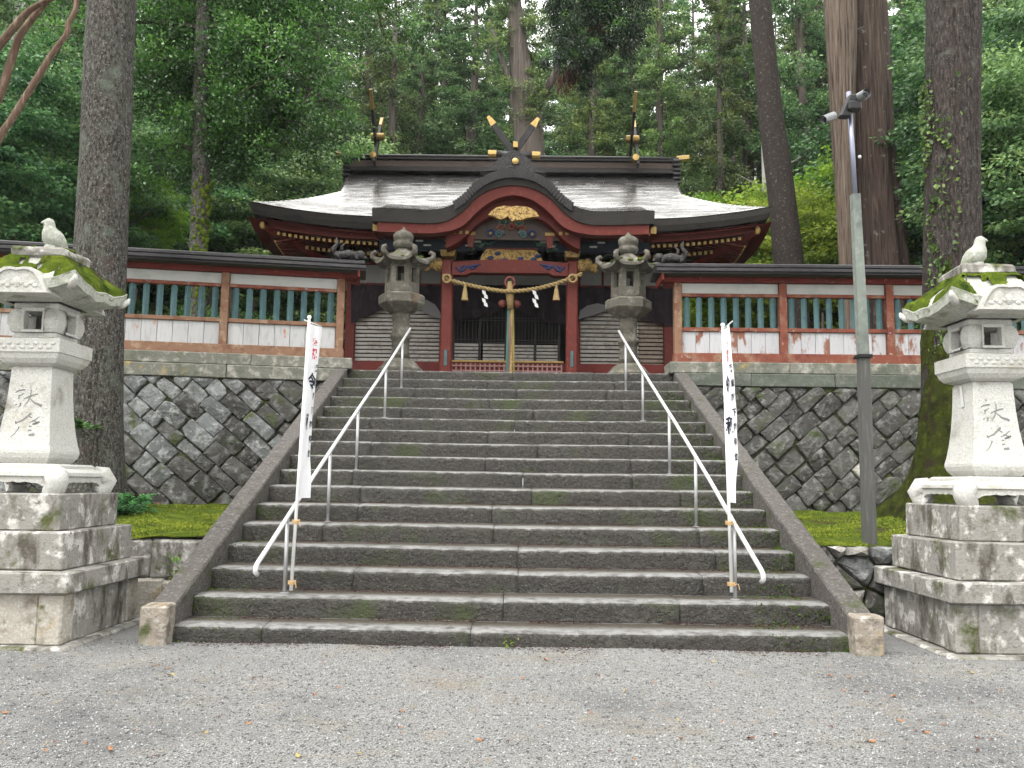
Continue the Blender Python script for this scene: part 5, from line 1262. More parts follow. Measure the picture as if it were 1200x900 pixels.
def conifer_crown(ht, z0, R_, nb, per, seed, lsize=(.24,.42), droop=.10, mat='leaf_cedar', flat=.55, cr=(.35,.75)):
    cs = []; rr = []; out = []; limbs = MB(); rg = random.Random(seed)
    for i in range(nb):
        f = (i+rg.random())/nb; z = z0+(ht-z0)*f; ang = rg.random()*6.283; ln = R_*((1-f)**.7*(.55+.5*rg.random())+.06)
        low = min(1, .35+f*3); ln *= low
        nc = max(2, int(ln*2.2)); pts = []
        for k in range(nc):
            t = (k+.6+rg.random()*.4)/nc; r_ = ln*(.22+.78*t); zz = z+.20*r_-droop*r_*r_*.5+rg.uniform(-.15,.15)
            a = ang+rg.uniform(-.28,.28)*t; p = (r_*math.cos(a), r_*math.sin(a), zz); cs.append(p); rr.append(rg.uniform(*cr)*(.6+.5*(1-f))); out.append((math.cos(a)*.35, math.sin(a)*.35, -.1)); 
        if i % 3 == 0: limbs.tube([(0,0,z-.1), (ln*.45*math.cos(ang), ln*.45*math.sin(ang), z+.10*ln), (ln*.9*math.cos(ang), ln*.9*math.sin(ang), z+.1*ln-droop*ln*ln*.4)], [.05,.035,.012], 4, caps=False)
    p, d, t = clumps(np.array(cs), np.array(rr), per, flat, np.array(out))
    n = len(p); me = leaf_mesh('foliage', p, d, nr.uniform(*lsize, n), nr.uniform(lsize[0]*.34, lsize[1]*.40, n), mat, .15, t)
    return me, limbs
def limb_mesh(mb, mat):
    me = bpy.data.meshes.new('limbs'); me.from_pydata(mb.v, [], mb.f); me.materials.append(MATS[mat]); me.update(); return me
CON = []
for k, (ht, z0, R_, nb, mt) in enumerate(((25, 6, 3.6, 88, 'leaf_cedar'), (27, 9, 3.2, 80, 'leaf_cedar'), (22, 3.5, 3.4, 88, 'leaf_cypress'), (26, 7, 4.2, 92, 'leaf_cypress'))):
    me, lm = conifer_crown(ht, z0, R_, nb, 66 if k != 3 else 60, 40+k, mat=mt, lsize=(.15,.27), flat=.5 if mt == 'leaf_cypress' else .62); CON.append((me, limb_mesh(lm, 'bark_far'), ht))
def obj(name, me, parent, loc=(0,0,0), rz=0, s=1):
    o = bpy.data.objects.new(name, me); col.objects.link(o); o.parent = parent; o.location = loc; o.rotation_euler.z = rz; o.scale = (s,)*3 if not hasattr(s, '__len__') else s; return o
TRK = []
for k in range(3):
    q = trunk([(0,0,-.6,.62),(0,0,.4,.52),(.1*k,.05,6,.45),(.05,-.1*k,13,.36),(-.1,.1,20,.22),(0,0,25.5,.05)], 14, 26, (4,.10), (9,.05), .3, None, k*3.1)
    me = bpy.data.meshes.new('trunk'); me.from_pydata(q.v, [], q.f); me.materials.append(MATS['bark_far']); me.polygons.foreach_set('use_smooth', [True]*len(me.polygons)); me.update(); TRK.append(me)
def far_tree(x, y, kind, dia, hscale, label, group, rz=None, dz=0, wide=1.0):
    me, lm, ht = CON[kind]; z = hz(x, y)-.1
    t = thing('cedar_tree' if CON[kind][0].materials[0].name == 'leaf_cedar' else 'cypress_tree', label, 'tree', (x, y, z), group)
    rz = rnd.random()*6.28 if rz is None else rz
    obj('trunk', TRK[rnd.randrange(3)], t, (0,0,0), rz, (dia/1.04, dia/1.04, hscale*ht/25.5)); c = obj('crown', me, t, (0,0,dz), rz, (hscale*wide,hscale*wide,hscale)); obj('limbs', lm, c, (0,0,0), 0, 1)['kind'] = 'stuff'
    return t
GL = 'forest trees on the slope behind the shrine'
LAB = {0: 'straight dark cedar with tufted foliage in the forest behind the shrine', 1: 'tall high-crowned cedar in the forest behind the shrine',
       2: 'blue-green cypress with foliage down to low branches in the forest behind the shrine', 3: 'broad layered cypress in the forest behind the shrine'}
def at_px(px, Y): return P(px, 300, Y).x
# trunks that can be made out in the photograph
for px, Y, kind, dia, hs in ((775,37,1,.44,.78),(846,34,1,.36,.72),(862,45,0,.42,.84),(540,46,1,.40,.8),(567,48,1,.40,.82),(505,43,0,.5,.80),(700,49,3,.5,.82),(935,42,1,.42,.8),(953,41,1,.36,.78),
                             (325,33,0,.40,.72),(455,38,0,.55,.80),(660,56,3,.5,.85),(745,52,0,.5,.85),(815,50,2,.5,.95)):
    far_tree(at_px(px, Y), Y, kind, dia, hs, LAB[kind], GL)
# fillers
rg = random.Random(12)
for row, (Y, n, half) in enumerate(((39, 14, 30), (47, 17, 37), (56, 19, 45), (66, 20, 50), (76, 20, 56))):
    for i in range(n):
        x = -half+2*half*(i+.5+rg.uniform(-.35,.35))/n; y = Y+rg.uniform(-3,3); kd = rg.choice([0,2,3,3,2])
        far_tree(x, y, kd, rg.uniform(.4,.75), rg.uniform(.72,.84)*(.93 if Y < 40 else 1 if Y < 60 else 1.35), LAB[kd], GL, wide=1.3)
for x, y, kd, hs in ((-13.5,31,2,.8),(-17,27,3,.75),(-20,34,0,.95),(-10.5,34,2,.85),(14.5,31,2,.75),(18,28,3,.8),(21,34,0,.95),(12.5,37,3,.95)):
    far_tree(x, y, kd, .5, hs, LAB[kd], GL)
# the huge grey cedar straight behind the ridge
YG = 35.5; xg = at_px(620, YG); zg = hz(xg, YG)
t = thing('cedar_tree', 'giant grey-barked cedar with forking limbs rising behind the shrine ridge', 'tree', (xg, YG, zg))
trunk([(xg,YG,zg-.5,1.0),(xg,YG,zg+3,.82),(xg+.05,YG,zg+8,.66),(xg-.15,YG,zg+12,.6),(xg-.6,YG,zg+15,.45),(xg-.8,YG,zg+18,.2)], 20, 50, (5,.14), (12,.06), .3, None, 4).build('trunk', 'bark_far', t, smooth=True)
for (a, b_, c) in (((-.1,0,14),(-1.2,-.2,16),(-2.2,-.2,19)), ((.1,0,14),(1.2,-.4,16),(1.8,-.5,19))):
    MB().tube([(xg+q[0]*.85, YG+q[1], zg+q[2]*.86) for q in (a, b_, c)], [.22,.15,.05], 7).build('limb', 'bark_far', t, smooth=True)
obj('crown', CON[1][0], t, (-.6,0,5.5), 1.0, (.7,.7,.6))
# undergrowth on the slope: nobody could count it
n = 4200; yy = 27+nr.random(n)**1.4*34; xx = (nr.random(n)-.5)*2*(10+yy*.62)
zz = np.array([hz(a, b_) for a, b_ in zip(xx, yy)]); mask = ~((np.abs(xx-CX_) < 7.5) & (yy < 30)); xx, yy, zz = xx[mask], yy[mask], zz[mask]
p, d, tn = clumps(np.stack([xx, yy, zz+nr.random(len(xx))**1.5*2.6+.3], 1), nr.uniform(.5, 1.0, len(xx)), 34, .6)
k = len(p); o = bpy.data.objects.new('undergrowth', leaf_mesh('undergrowth', p, d, nr.uniform(.15,.3,k), nr.uniform(.08,.15,k), 'leaf_cypress', .1, tn)); col.objects.link(o)
tag(o, 'dense green undergrowth covering the wooded slope behind the shrine', 'undergrowth', kind='stuff')

# big foreground trunk on the left
x0, y0 = TL; zb = mz(x0, y0)
t = thing('cedar_tree', 'thick grey lichened trunk standing in the moss bed behind the left lantern', 'tree', (x0, y0, zb-.1))
trunk([(x0,y0,zb-.35,.52),(x0,y0,zb+.15,.42),(x0-.03,y0,zb+.9,.355),(x0-.08,y0,3.4,.338),(x0-.14,y0,5.5,.325),(x0-.22,y0,8.2,.32),(x0-.3,y0+.1,12,.28),(x0-.3,y0+.1,17,.2),(x0-.3,y0,22,.07)], 56, 220, (7,.07), (26,.035), .5, (4,.35,zb), 2.0).build('trunk', 'bark_grey', t, smooth=True)
obj('crown', CON[1][0], t, (-.3,.1,4.5), 2.0, (.7,.7,.75))
# mossy trunk on the right with spreading roots
x0, y0 = TR; zb = mz(x0, y0)
t = thing('cedar_tree', 'thick brown trunk with moss-covered flaring roots and ivy beside the right lantern', 'tree', (x0, y0, zb-.1))
q = trunk([(x0-.12,y0,zb-.4,.85),(x0-.10,y0,zb-.05,.66),(x0-.06,y0,zb+.35,.50),(x0-.03,y0,zb+1.1,.40),(x0,y0,3.4,.36),(x0+.08,y0,5.5,.34),(x0+.22,y0,8.2,.335),(x0+.3,y0+.1,12,.29),(x0+.3,y0+.1,17,.2),(x0+.3,y0,23,.07)], 60, 220, (7,.07), (26,.035), .4, (5,.45,zb), 1.1)
tr_o = q.build('trunk', 'bark_mossy', t, smooth=True)
# moss sheet over the roots and up the stair-side face of the trunk
mo = MB(); rows = smooth_path([(x0-.12,y0,zb-.4,.85),(x0-.10,y0,zb-.05,.66),(x0-.06,y0,zb+.35,.50),(x0-.03,y0,zb+1.1,.40),(x0,y0,3.4,.36),(x0+.05,y0,4.6,.345)], 150)
N1 = 120; vv = []; kp_ = []
for j in range(151):
    r_ = rows[j]
    for i in range(N1+1):
        a = i/N1*2*math.pi; x, y = math.cos(a), math.sin(a); z = r_[2]
        d = 1+.07*vnoise(x*3.5+1.1, y*3.5, z*.4)+.035*vnoise(x*13, y*13+1.1, z*1.2); f = math.exp(-max(0, z-zb)/.45); d += f*(.35*max(0, math.cos(5*a+1.1))**2+.16*math.cos(2*a+2.2))
        side = -x*.75-y*.28; cover = side*1.1+.75*math.exp(-(z-zb)/.8)+.55*vnoise(x*2, y*2, z*1.3)+.3*vnoise(x*9, y*9, z*4)-.50-.17*max(0, z-zb-1)
        h_ = .022*min(1, max(0, cover)*4); R2 = r_[3]*d+h_-.006+.006*vnoise(x*30, y*30, z*16)
        vv.append((r_[0]+x*R2, r_[1]+y*R2, z)); kp_.append(cover > .03)
mo.add(vv, [(a, a+1, a+N1+2, a+N1+1) for j in range(150) for i in range(N1) for a in [j*(N1+1)+i] if kp_[a] and kp_[a+N1+2] and kp_[a+1]])
mo.build('moss', 'moss_dark', t, smooth=True)
n = 900; a = nr.normal(size=n)*.45+math.pi+.35; z = nr.uniform(2.6, 6.8, n); k = np.array([vnoise(q*.9, w_*1.6, 5) for q, w_ in zip(a*2, z)]) > -.08; a, z = a[k], z[k]; n = len(a)
rr = .40; p = np.stack([x0+.03*(z-2)+rr*np.cos(a), y0+rr*np.sin(a), z], 1); d = np.stack([np.cos(a)*.5, np.sin(a)*.5, -.4+nr.normal(size=n)*.5], 1)+nr.normal(size=(n,3))*.4
o = obj('ivy', leaf_mesh('ivy', p-np.array([x0,y0,zb-.1]), d, nr.uniform(.05,.09,n), nr.uniform(.04,.06,n), 'leaf_shrub'), t)
obj('crown', CON[0][0], t, (.3,.1,7), 4.0, (.7,.7,.75))
# broadleaf tree with a pale spotted trunk behind the left fence
bx_, by_ = -7.45, 19.0; bz_ = hz(bx_, by_)
t = thing('evergreen_oak', 'dark leafy evergreen with a spotted mossy trunk and boughs reaching over the hall roof', 'tree', (bx_, by_, bz_))
trunk([(bx_+.10,by_,bz_-.3,.34),(bx_+.08,by_,bz_+.5,.25),(bx_+.05,by_,6,.205),(bx_,by_,8.5,.20),(bx_-.1,by_,10.5,.19),(bx_-.15,by_,13,.17),(bx_-.1,by_,16,.10)], 28, 120, (5,.07), (16,.04), .6, None, 5).build('trunk', 'bark_grey', t, smooth=True)
mo = MB(); rg = random.Random(3)
for k in range(160):
    z = rg.uniform(5.2, 8.6)-rg.random()*1.0; a = rg.uniform(-2.2, .3); mo.ball((bx_+.05+.195*math.cos(a), by_+.195*math.sin(a), z), rg.uniform(.02,.06), 6, 4, (1,1,1.6))
mo.build('moss', 'moss', t, smooth=True)['kind'] = 'stuff'
LB = MB(); cs = []; rr = []
def bough(a, c, sag, r0, nclump, spread, s0=.25):
    a, c = Vector(a), Vector(c); mid = (a+c)/2+Vector((0,0,sag)); pts = []
    for i in range(13):
        f = i/12; pts.append(a*(1-f)**2+mid*2*f*(1-f)+c*f*f)
    LB.tube(pts, [r0*(1-.85*i/12) for i in range(13)], 6)
    for k in range(nclump):
        f = s0+(1-s0)*rg.random()**.8; i = min(12, int(f*12)); p = pts[i]; sp = spread*(.45+.6*f)
        q = p+Vector((rg.gauss(0,1)*sp, rg.gauss(0,1)*sp, rg.gauss(-.25,.8)*sp)); 
        qx, qy = to_px(q)
        if qx > 285 and qy > 188-.35*max(0, qx-400) and q.y < 23: continue            # the boughs stop short of the hall roof
        cs.append(tuple(q)); rr.append(rg.uniform(.28,.6))
        if rg.random() < .35: LB.tube([p, (p+q)/2+Vector((0,0,.08)), q], [.02,.014,.006], 4, caps=False)
for px, py, Y, z0, nc in ((398,128,17.6,11.6,50),(365,175,18.6,10.6,50),(352,95,17.2,12.6,60),(375,45,18.5,13.6,60),(300,195,19.5,9.8,36),(330,150,18.8,11.0,60),(300,60,20.5,13.0,60),(285,190,20.2,9.6,40),(190,60,20.5,12.5,46),(170,120,20.0,11.2,40),(120,90,18.8,11.5,36),(60,50,19.5,12.5,36),(175,190,19.5,9.4,20),(330,15,19,14,50),(230,20,21,13.6,46)):
    e = P(px, py, Y); bough((bx_-.05, by_, z0-.6), tuple(e), .7, .075, nc, .62)
for k in range(9):
    a = k*.7; bough((bx_, by_, 12.5+.3*k), (bx_+4.2*math.cos(a), by_+.8+3.4*math.sin(a), 14+.5*k), .8, .07, 60, .95)
LB.build('boughs', 'branch_dark', t)
p, d, tn = clumps(np.array(cs), np.array(rr), 120, .75); k = len(p)
obj('crown', leaf_mesh('foliage', p-np.array([bx_,by_,bz_]), d, nr.uniform(.065,.115,k), nr.uniform(.036,.06,k), 'leaf_broad', .1, tn), t)
# leaning lichened trunk right of the hall, a bough of it drooping in front of the forest
lx, ly = 7.25, 22.0; lz = hz(lx, ly)
t = thing('cedar_tree', 'slender dark trunk leaning toward the hall with a drooping dark bough', 'tree', (lx, ly, lz))
trunk([(7.3,ly,lz-.4,.52),(7.2,ly,lz+.6,.43),(7.03,ly,7.07,.38),(6.83,ly,9.5,.35),(6.58,ly,12,.31),(6.40,ly,14.6,.285),(6.2,ly,18,.24),(6.0,ly,23,.12)], 32, 120, (5,.08), (16,.04), .4, None, 7).build('trunk', 'bark_lichen', t, smooth=True)
LB = MB(); cs = []; rr = []; rg = random.Random(8)
def droop(px0, py0, px1, py1, Y, nc, sp):
    a = P(px0, py0, Y); c = P(px1, py1, Y-.3); pts = [a+(c-a)*(i/8)+Vector((0,0,.25*math.sin(i/8*3.14))) for i in range(9)]; LB.tube(pts, [.05-.005*i for i in range(9)], 5, caps=False)
    for k in range(nc): f = rg.random(); q = pts[min(8, int(f*8))]; cs.append((q.x+rg.gauss(0,sp), q.y+rg.gauss(0,sp*1.4), q.z+rg.gauss(-.1,sp))); rr.append(rg.uniform(.18,.36))
LB.tube([(6.35,ly,15.6),(5.2,21.6,16.3),(3.6,21.2,16.2),(2.0,21,15.4),(.9,20.9,14.6)], [.15,.12,.09,.07,.04], 7)
for q in ((700,-40,690,105,21,52,.20),(672,-40,655,88,21,40,.18),(720,-50,712,70,21.3,40,.18),(742,-50,741,66,20.8,30,.13),(690,-50,668,70,20.6,40,.2),(655,-60,648,30,21.2,30,.2),(760,-60,752,14,21,20,.15),(715,-60,700,30,21.4,36,.25)): droop(*q)
LB.build('bough', 'branch_dark', t)
p, d, tn = clumps(np.array(cs), np.array(rr), 170, 1.15); d[:,2] -= .9; k = len(p)
tip = tn > .74; o_ = np.array([lx, ly, lz])
obj('drooping_foliage', leaf_mesh('foliage', (p-o_)[~tip], d[~tip], nr.uniform(.06,.12,(~tip).sum()), nr.uniform(.022,.042,(~tip).sum()), 'leaf_dark', .1, tn[~tip]), t)
obj('drooping_foliage', leaf_mesh('foliage', (p-o_)[tip], d[tip], nr.uniform(.06,.11,tip.sum()), nr.uniform(.022,.04,tip.sum()), 'leaf_shrub', .1, tn[tip]-.4), t)
bc = np.array([tuple(P(px, py, 20.9)) for px, py in ((668,92),(676,84),(694,45),(660,96),(683,78),(737,48),(700,38))])
p, d, tn = clumps(bc, np.full(len(bc), .28), 160, 1.3); d[:,2] -= 1.4; k = len(p)
obj('dead_foliage', leaf_mesh('foliage', p-o_, d, nr.uniform(.12,.26,k), nr.uniform(.02,.04,k), 'leaf_brown', .1, tn), t)
obj('crown', CON[0][0], t, (-1.1,0,8.5), 1.0, (.7,.7,.7))
# twin-trunked giant right of it
cx0, cy0 = 8.35, 20.0; cz0 = hz(cx0, cy0)
t = thing('cedar_tree', 'massive twin-trunked cedar with shaggy fissured bark behind the right fence', 'tree', (cx0, cy0, cz0))
trunk([(7.72,19.7,cz0-.4,.30),(7.70,19.7,cz0+.5,.24),(7.71,19.75,6.6,.22),(7.70,19.8,9,.25),(7.72,19.85,11,.30),(7.78,19.9,13.5,.38),(7.9,20,17,.36),(8,20,22,.25)], 36, 140, (6,.14), (18,.08), .18, None, 3).build('trunk', 'bark_cedar_pale', t, smooth=True)
trunk([(8.86,20.3,cz0-.4,.95),(8.82,20.3,cz0+.5,.80),(8.70,20.3,6.6,.66),(8.64,20.3,8,.60),(8.56,20.3,10,.55),(8.50,20.3,13.5,.53),(8.4,20.3,18,.42),(8.3,20.3,25,.12)], 48, 160, (7,.14), (20,.07), .15, None, 6).build('trunk', 'bark_cedar', t, smooth=True)
obj('crown', CON[0][0], t, (.1,.3,9), 3.0, (.8,.8,.8))
# pale trunk at the far left
px_, py_ = P(4, 200, 24).x, 24.0; pz_ = hz(px_, py_)
t = thing('cypress_tree', 'pale straight trunk standing in the wood behind the left lantern', 'tree', (px_, py_, pz_))
trunk([(px_,py_,pz_-.3,.34),(px_,py_,pz_+3,.27),(px_+.05,py_,9,.24),(px_+.1,py_,14,.18),(px_+.1,py_,19,.06)], 20, 50, (5,.06), (12,.04), .4, None, 2).build('trunk', 'bark_pale', t, smooth=True)
obj('crown', CON[2][0], t, (0,0,5.5), 0, .62)
# dead pale snag beside the leaning trunk
sx_, sy_ = P(899, 150, 27).x, 27.0; sz_ = hz(sx_, sy_)
t = thing('dead_tree', 'bleached dead trunk with bare side twigs behind the leaning trunk', 'tree', (sx_, sy_, sz_))
trunk([(sx_,sy_,sz_-.3,.22),(sx_-.02,sy_,8,.17),(sx_-.05,sy_,11,.15),(sx_-.1,sy_,13,.10)], 14, 40, (4,.08), (9,.05), .4, None, 1).build('trunk', 'bark_pale', t, smooth=True)
for z, dx, dz in ((9.5,-.9,.25),(10.8,-1.1,.6),(11.3,1.0,.7),(8.8,-.6,.2),(9.9,.9,.5)):
    MB().tube([(sx_,sy_,z),(sx_+dx*.5,sy_-.2,z+dz*.6),(sx_+dx,sy_-.3,z+dz)], [.035,.025,.008], 5).build('twig', 'bark_pale', t)

# small trees: bright maples and shrubs behind the fences
def maple_mesh(seed, Rr=(2.4,2.2,1.9), zc=3.6, nc=150, per=85, flat=.28, mat='leaf_maple', ls=(.11,.19)):
    rg = random.Random(seed); cs = []; rr = []
    for k in range(nc):
        while True:
            v = np.array([rg.uniform(-1,1) for _ in range(3)]); q = np.linalg.norm(v)
            if .35 < q < 1: break
        cs.append((v[0]*Rr[0], v[1]*Rr[1], zc+v[2]*Rr[2])); rr.append(rg.uniform(.4,.8))
    p, d, tn = clumps(np.array(cs), np.array(rr), per, flat); d[:,2] *= .4; d[:,2] -= .2; k = len(p)
    me = leaf_mesh('foliage', p, d, nr.uniform(*ls, k), nr.uniform(ls[0]*.55, ls[1]*.6, k), mat, .12, tn)
    tr = MB(); tr.tube([(0,0,-.3),(.05,0,1),(-.05,.1,2.2),(.1,0,3.6)], [.11,.09,.075,.04], 8)
    for k in range(9): c = cs[k*7]; tr.tube([(0,.05,1.4+.2*k), (c[0]*.5,c[1]*.5,(c[2]+1.6+.2*k)/2+.2), c], [.05,.035,.01], 5)
    return me, limb_mesh(tr, 'bark_far')
MAP = [maple_mesh(1, per=150, ls=(.08,.14)), maple_mesh(2, (2.0,1.8,2.3), 3.9, per=150, ls=(.08,.14)), maple_mesh(3, (1.5,1.4,1.3), 1.7, 80, 150, .6, 'leaf_shrub', (.06,.11)), maple_mesh(4, (2.6,2.2,3.2), 4.6, 190, 230, .22, 'leaf_cypress', (.07,.13))]
def small_tree(nm, k, x, y, s, label, cat, grp=None, dz=0):
    t = thing(nm, label, cat, (x, y, hz(x, y)+dz), grp); rz = rnd.random()*6.28
    obj('crown', MAP[k][0], t, (0,0,0), rz, s); obj('trunk', MAP[k][1], t, (0,0,0), rz, s); return t
GM = 'bright maples behind the right fence'
for px, Y, k, s in ((845,29,0,1.45),(905,26.5,1,1.25),(950,25,0,1.25),(1030,26,1,1.4),(1075,24.5,0,1.25),(815,33,1,1.4),(985,29,0,1.6)):
    small_tree('maple_tree', k, at_px(px, Y), Y, s, 'bright yellow-green maple growing behind the rust-stained fence', 'maple', GM)
GS = 'leafy shrubs behind the fences'
for px, Y, k, s in ((30,20,2,1.0),(70,22,2,1.05),(112,23,2,.9),(275,22.5,2,.95),(300,24,2,.9),(190,24,2,1.0),(250,26,2,1.2),(160,21.5,2,.8),(865,23,2,.8),(960,21.5,2,.7),(1100,19.5,2,.8),(1160,19,2,.8),(1040,23,2,.9),(340,27,2,1.0)):
    small_tree('shrub', k, at_px(px, Y), Y, s, 'green leafy shrub growing behind the lattice fence', 'shrub', GS)
GC = 'blue-green cypresses at the edges of the court'
for px, Y, s in ((1190,19,1.15),(1230,17.5,1.0),(1165,22.5,1.35),(55,22,1.15),(-25,19.5,1.1),(100,25.5,1.3),(20,27,1.5),(200,28.5,1.4),(300,30,1.4),(140,31,1.6),(385,33,1.5),(1110,27,1.7),(1190,29,1.9)):
    small_tree('cypress_tree', 3, at_px(px, Y), Y, s, 'layered blue-green young cypress behind the fence beside the court', 'cypress', GC)
small_tree('maple_tree', 1, at_px(180, 23.5), 23.5, .45, 'small lime-green maple spray beside the spotted trunk', 'maple', None, 3.6)

# crooked bare limbs of a tree just outside the picture on the left
t = thing('crooked_tree', 'crooked bare brown limbs of a leaning tree at the left edge', 'tree', (-5.35, 7.0, 0))
def limb(pts, w_, nm='limb'):
    q = trunk([(*tuple(P(a, b_, Y)), w_*(1-.05*i)) for i, (a, b_, Y) in enumerate(pts)], 14, 60, (3,.22), (7,.10), 1.6, None, w_*90); q.build(nm, 'limb_brown', t, smooth=True)
limb([(-60,290,7),(-5,170,7),(15,138,7),(40,98,7),(62,62,7),(78,40,7),(80,28,7),(88,12,7),(92,-20,7),(100,-60,7)], .034)
limb([(-50,220,7.1),(-3,118,7.1),(12,75,7.1),(22,45,7.1),(38,22,7.1),(55,2,7.1),(85,-25,7.1)], .038)
limb([(-70,120,7.0),(-20,75,7.0),(3,48,7),(18,30,7),(35,12,7),(55,1,7),(75,-8,7),(110,-30,7)], .040)
trunk([(-5.75,7,-.1,.17),(-5.6,7,.8,.13),(-5.5,7,2.0,.11),(-5.25,7,3.0,.085),(-5.0,7.05,3.6,.06)], 18, 50, (3,.12), (8,.05), .8, None, 1).build('trunk', 'limb_brown', t, smooth=True)

# ferny saplings in the moss by the left trunk
def sapling(x, y, z, n, ln, label, grp='young cedar sprigs by the grey trunk', elev=.5):
    t = thing('sapling', label, 'sapling', (x, y, z), grp); rg = random.Random(int(abs(x*977+z*31))); P_, D_, L_ = [], [], []; st = MB()
    for k in range(n):
        a = rg.uniform(0, 6.28); el = rg.uniform(.15, elev+.5); pts = []
        for i in range(9):
            f = i/8; r_ = ln*f*math.cos(el)*(1+.1*rg.random()); pts.append((x+r_*math.cos(a), y+r_*math.sin(a), z+.03+ln*f*math.sin(el)-.35*ln*f*f))
        st.tube(pts, [.006-.0005*i for i in range(9)], 4, caps=False)
        for i in range(1, 9):
            for q in range(5):
                for sgn in (-1, 1):
                    w_ = .075*(1-.5*i/9); P_.append((pts[i][0]+rg.gauss(0,.012), pts[i][1]+rg.gauss(0,.012), pts[i][2]+rg.gauss(0,.012))); D_.append((math.cos(a+sgn*1.0)+rg.gauss(0,.25), math.sin(a+sgn*1.0)+rg.gauss(0,.25), rg.gauss(-.05,.25))); L_.append(w_)
    st.build('stem', 'branch_dark', t); L_ = np.array(L_)
    P_ = np.array(P_)+np.array(D_)*L_[:,None]*.4
    obj('fronds', leaf_mesh('fronds', P_-np.array([x,y,z]), np.array(D_), L_*1.25, L_*.34, 'leaf_fern'), t)
for px, py, Y, n, ln in ((135,572,10.9,26,.42),(158,560,11.3,18,.38),(118,585,10.5,16,.30)):
    q = P(px, py, Y); sapling(q.x, Y, mz(q.x, Y)-.01, n, ln, 'feathery green cedar sprig in the moss at the foot of the grey trunk')
q = P(101, 503, 10.95); sapling(q.x, 10.95, q.z, 9, .32, 'small bright sprig sprouting from the grey trunk bark', None, .2)
# short moss shoots over the beds
n = 60000; sg = np.where(nr.random(n) < .5, -1, 1); yy = 8.95+nr.random(n)**1.5*4.6; uu = nr.random(n)**1.3*4.2; xx = np.where(sg < 0, XL-.30-uu, 2.84-.034*(yy-7.5)+.30+uu)
zz = np.array([mz(a, b_) for a, b_ in zip(xx, yy)]); kk = np.array([vnoise(a*1.7, b_*1.7, 8) for a, b_ in zip(xx, yy)]); keep = kk > -.18; xx, yy, zz, kk = xx[keep], yy[keep], zz[keep], kk[keep]; n = len(xx)
d = nr.normal(size=(n,3))*.7; d[:,2] = np.abs(d[:,2])+.5
o = bpy.data.objects.new('moss_shoots', leaf_mesh('moss_shoots', np.stack([xx, yy, zz+.006], 1), d, nr.uniform(.018,.042,n), nr.uniform(.010,.02,n), 'leaf_moss', .05, kk*.9+.5)); col.objects.link(o)
tag(o, 'short yellow-green moss shoots covering the beds beside the steps', 'moss', kind='stuff')
# moss creeping over the ends of the steps
n = 9000; kk = nr.integers(0, 15, n); right = nr.random(n) < .72; e = nr.random(n)**2.2*.75; f = nr.random(n); yy = SY0+kk*SD
xx = np.where(right, 2.84-.034*(yy-7.5)-e, XL+e*.6); on = f < .5
z0 = SH1+kk*SH; zz = np.where(on, z0+.012, z0-nr.random(n)*SH*.95); yy = np.where(on, yy+SD-.01-nr.random(n)**2*.2, yy-.004)
keep = np.array([vnoise(a*2.3, b_*3.1, 3) for a, b_ in zip(xx, zz*3)]) > -.05; xx, yy, zz = xx[keep], yy[keep], np.maximum(zz[keep], .01); n = len(xx)
d = nr.normal(size=(n,3))*.6; d[:,2] += .5; d[:,1] -= .4
o = bpy.data.objects.new('step_moss', leaf_mesh('step_moss', np.stack([xx, yy, zz], 1), d, nr.uniform(.015,.035,n), nr.uniform(.009,.018,n), 'leaf_moss', .05, nr.random(n)*.5)); col.objects.link(o)
tag(o, 'dark green moss creeping over the ends of the stone steps', 'moss', kind='stuff')
# little weeds
def weed(x, y, z, n, s, label, grp):
    t = thing('weed', label, 'weed', (x, y, z), grp); P_ = nr.normal(size=(n,3))*np.array([s*.4,s*.25,s*.35])+np.array([0,-.03,s*.5]); D_ = nr.normal(size=(n,3)); D_[:,2] += .3
    obj('leaves', leaf_mesh('leaves', P_, D_, nr.uniform(s*.25,s*.5,n), nr.uniform(s*.15,s*.28,n), 'leaf_maple'), t); return t
for px, py, Y in ((206,672,8.87),(205,655,8.88)):
    q = P(px, py, Y); weed(q.x, Y, q.z-.04, 26, .10, 'bright little weed rooted in the low block wall joint', 'weeds in the walls')
for px, py, Y in ((222,540,14.02),(232,438,14.25),(213,572,13.98),(352,442,14.33)):
    q = P(px, py, Y); weed(q.x, Y, q.z-.04, 30, .13, 'small green weed growing from the pale-coped retaining wall', 'weeds in the walls')
b_ = weed(-.06, SY0-.01, .0, 24, .09, 'tiny weed at the joint of the lowest step', None)

# fallen leaves
def fallen(px, py, mt, s, z=None, Y=None, label='', grp=''):
    d = _f+_r*(px-600)/1000.-_u*(py-450)/1000.
    if z is not None: q = EYE+d*((z-EYE[2])/d[2])
    else: q = np.array(P(px, py, Y))
    zz = gz(q[0], q[1])+.008 if z == 0 else (q[2] if z is None else z+.006)
    a = rnd.random()*6.28; b = MB(); n = 8; vs = [(0,0,.004)]
    for i in range(n): t = i/n*6.283; r_ = s*(1 if i % 2 == 0 else .72); vs.append((r_*math.cos(t)*1.3, r_*math.sin(t)*.7, .006*math.sin(t*2)+rnd.uniform(0,.008)))
    ca, sa = math.cos(a), math.sin(a); vs = [(q[0]+x*ca-y*sa, q[1]+x*sa+y*ca, zz+w_) for x, y, w_ in vs]
    o = b.add(vs, [(0, i+1, (i+1) % n+1) for i in range(n)]).build('fallen_leaf', mt, None, base=(q[0], q[1], zz)); tag(o, label, 'leaf', grp)
rg = random.Random(77)
G1 = 'fallen leaves on the gravel'
LEAF = {'fallen_orange': 'small orange fallen leaf lying on the gravel', 'fallen_brown': 'small dark brown fallen leaf lying on the gravel', 'fallen_yellow': 'small yellow fallen leaf lying on the gravel'}
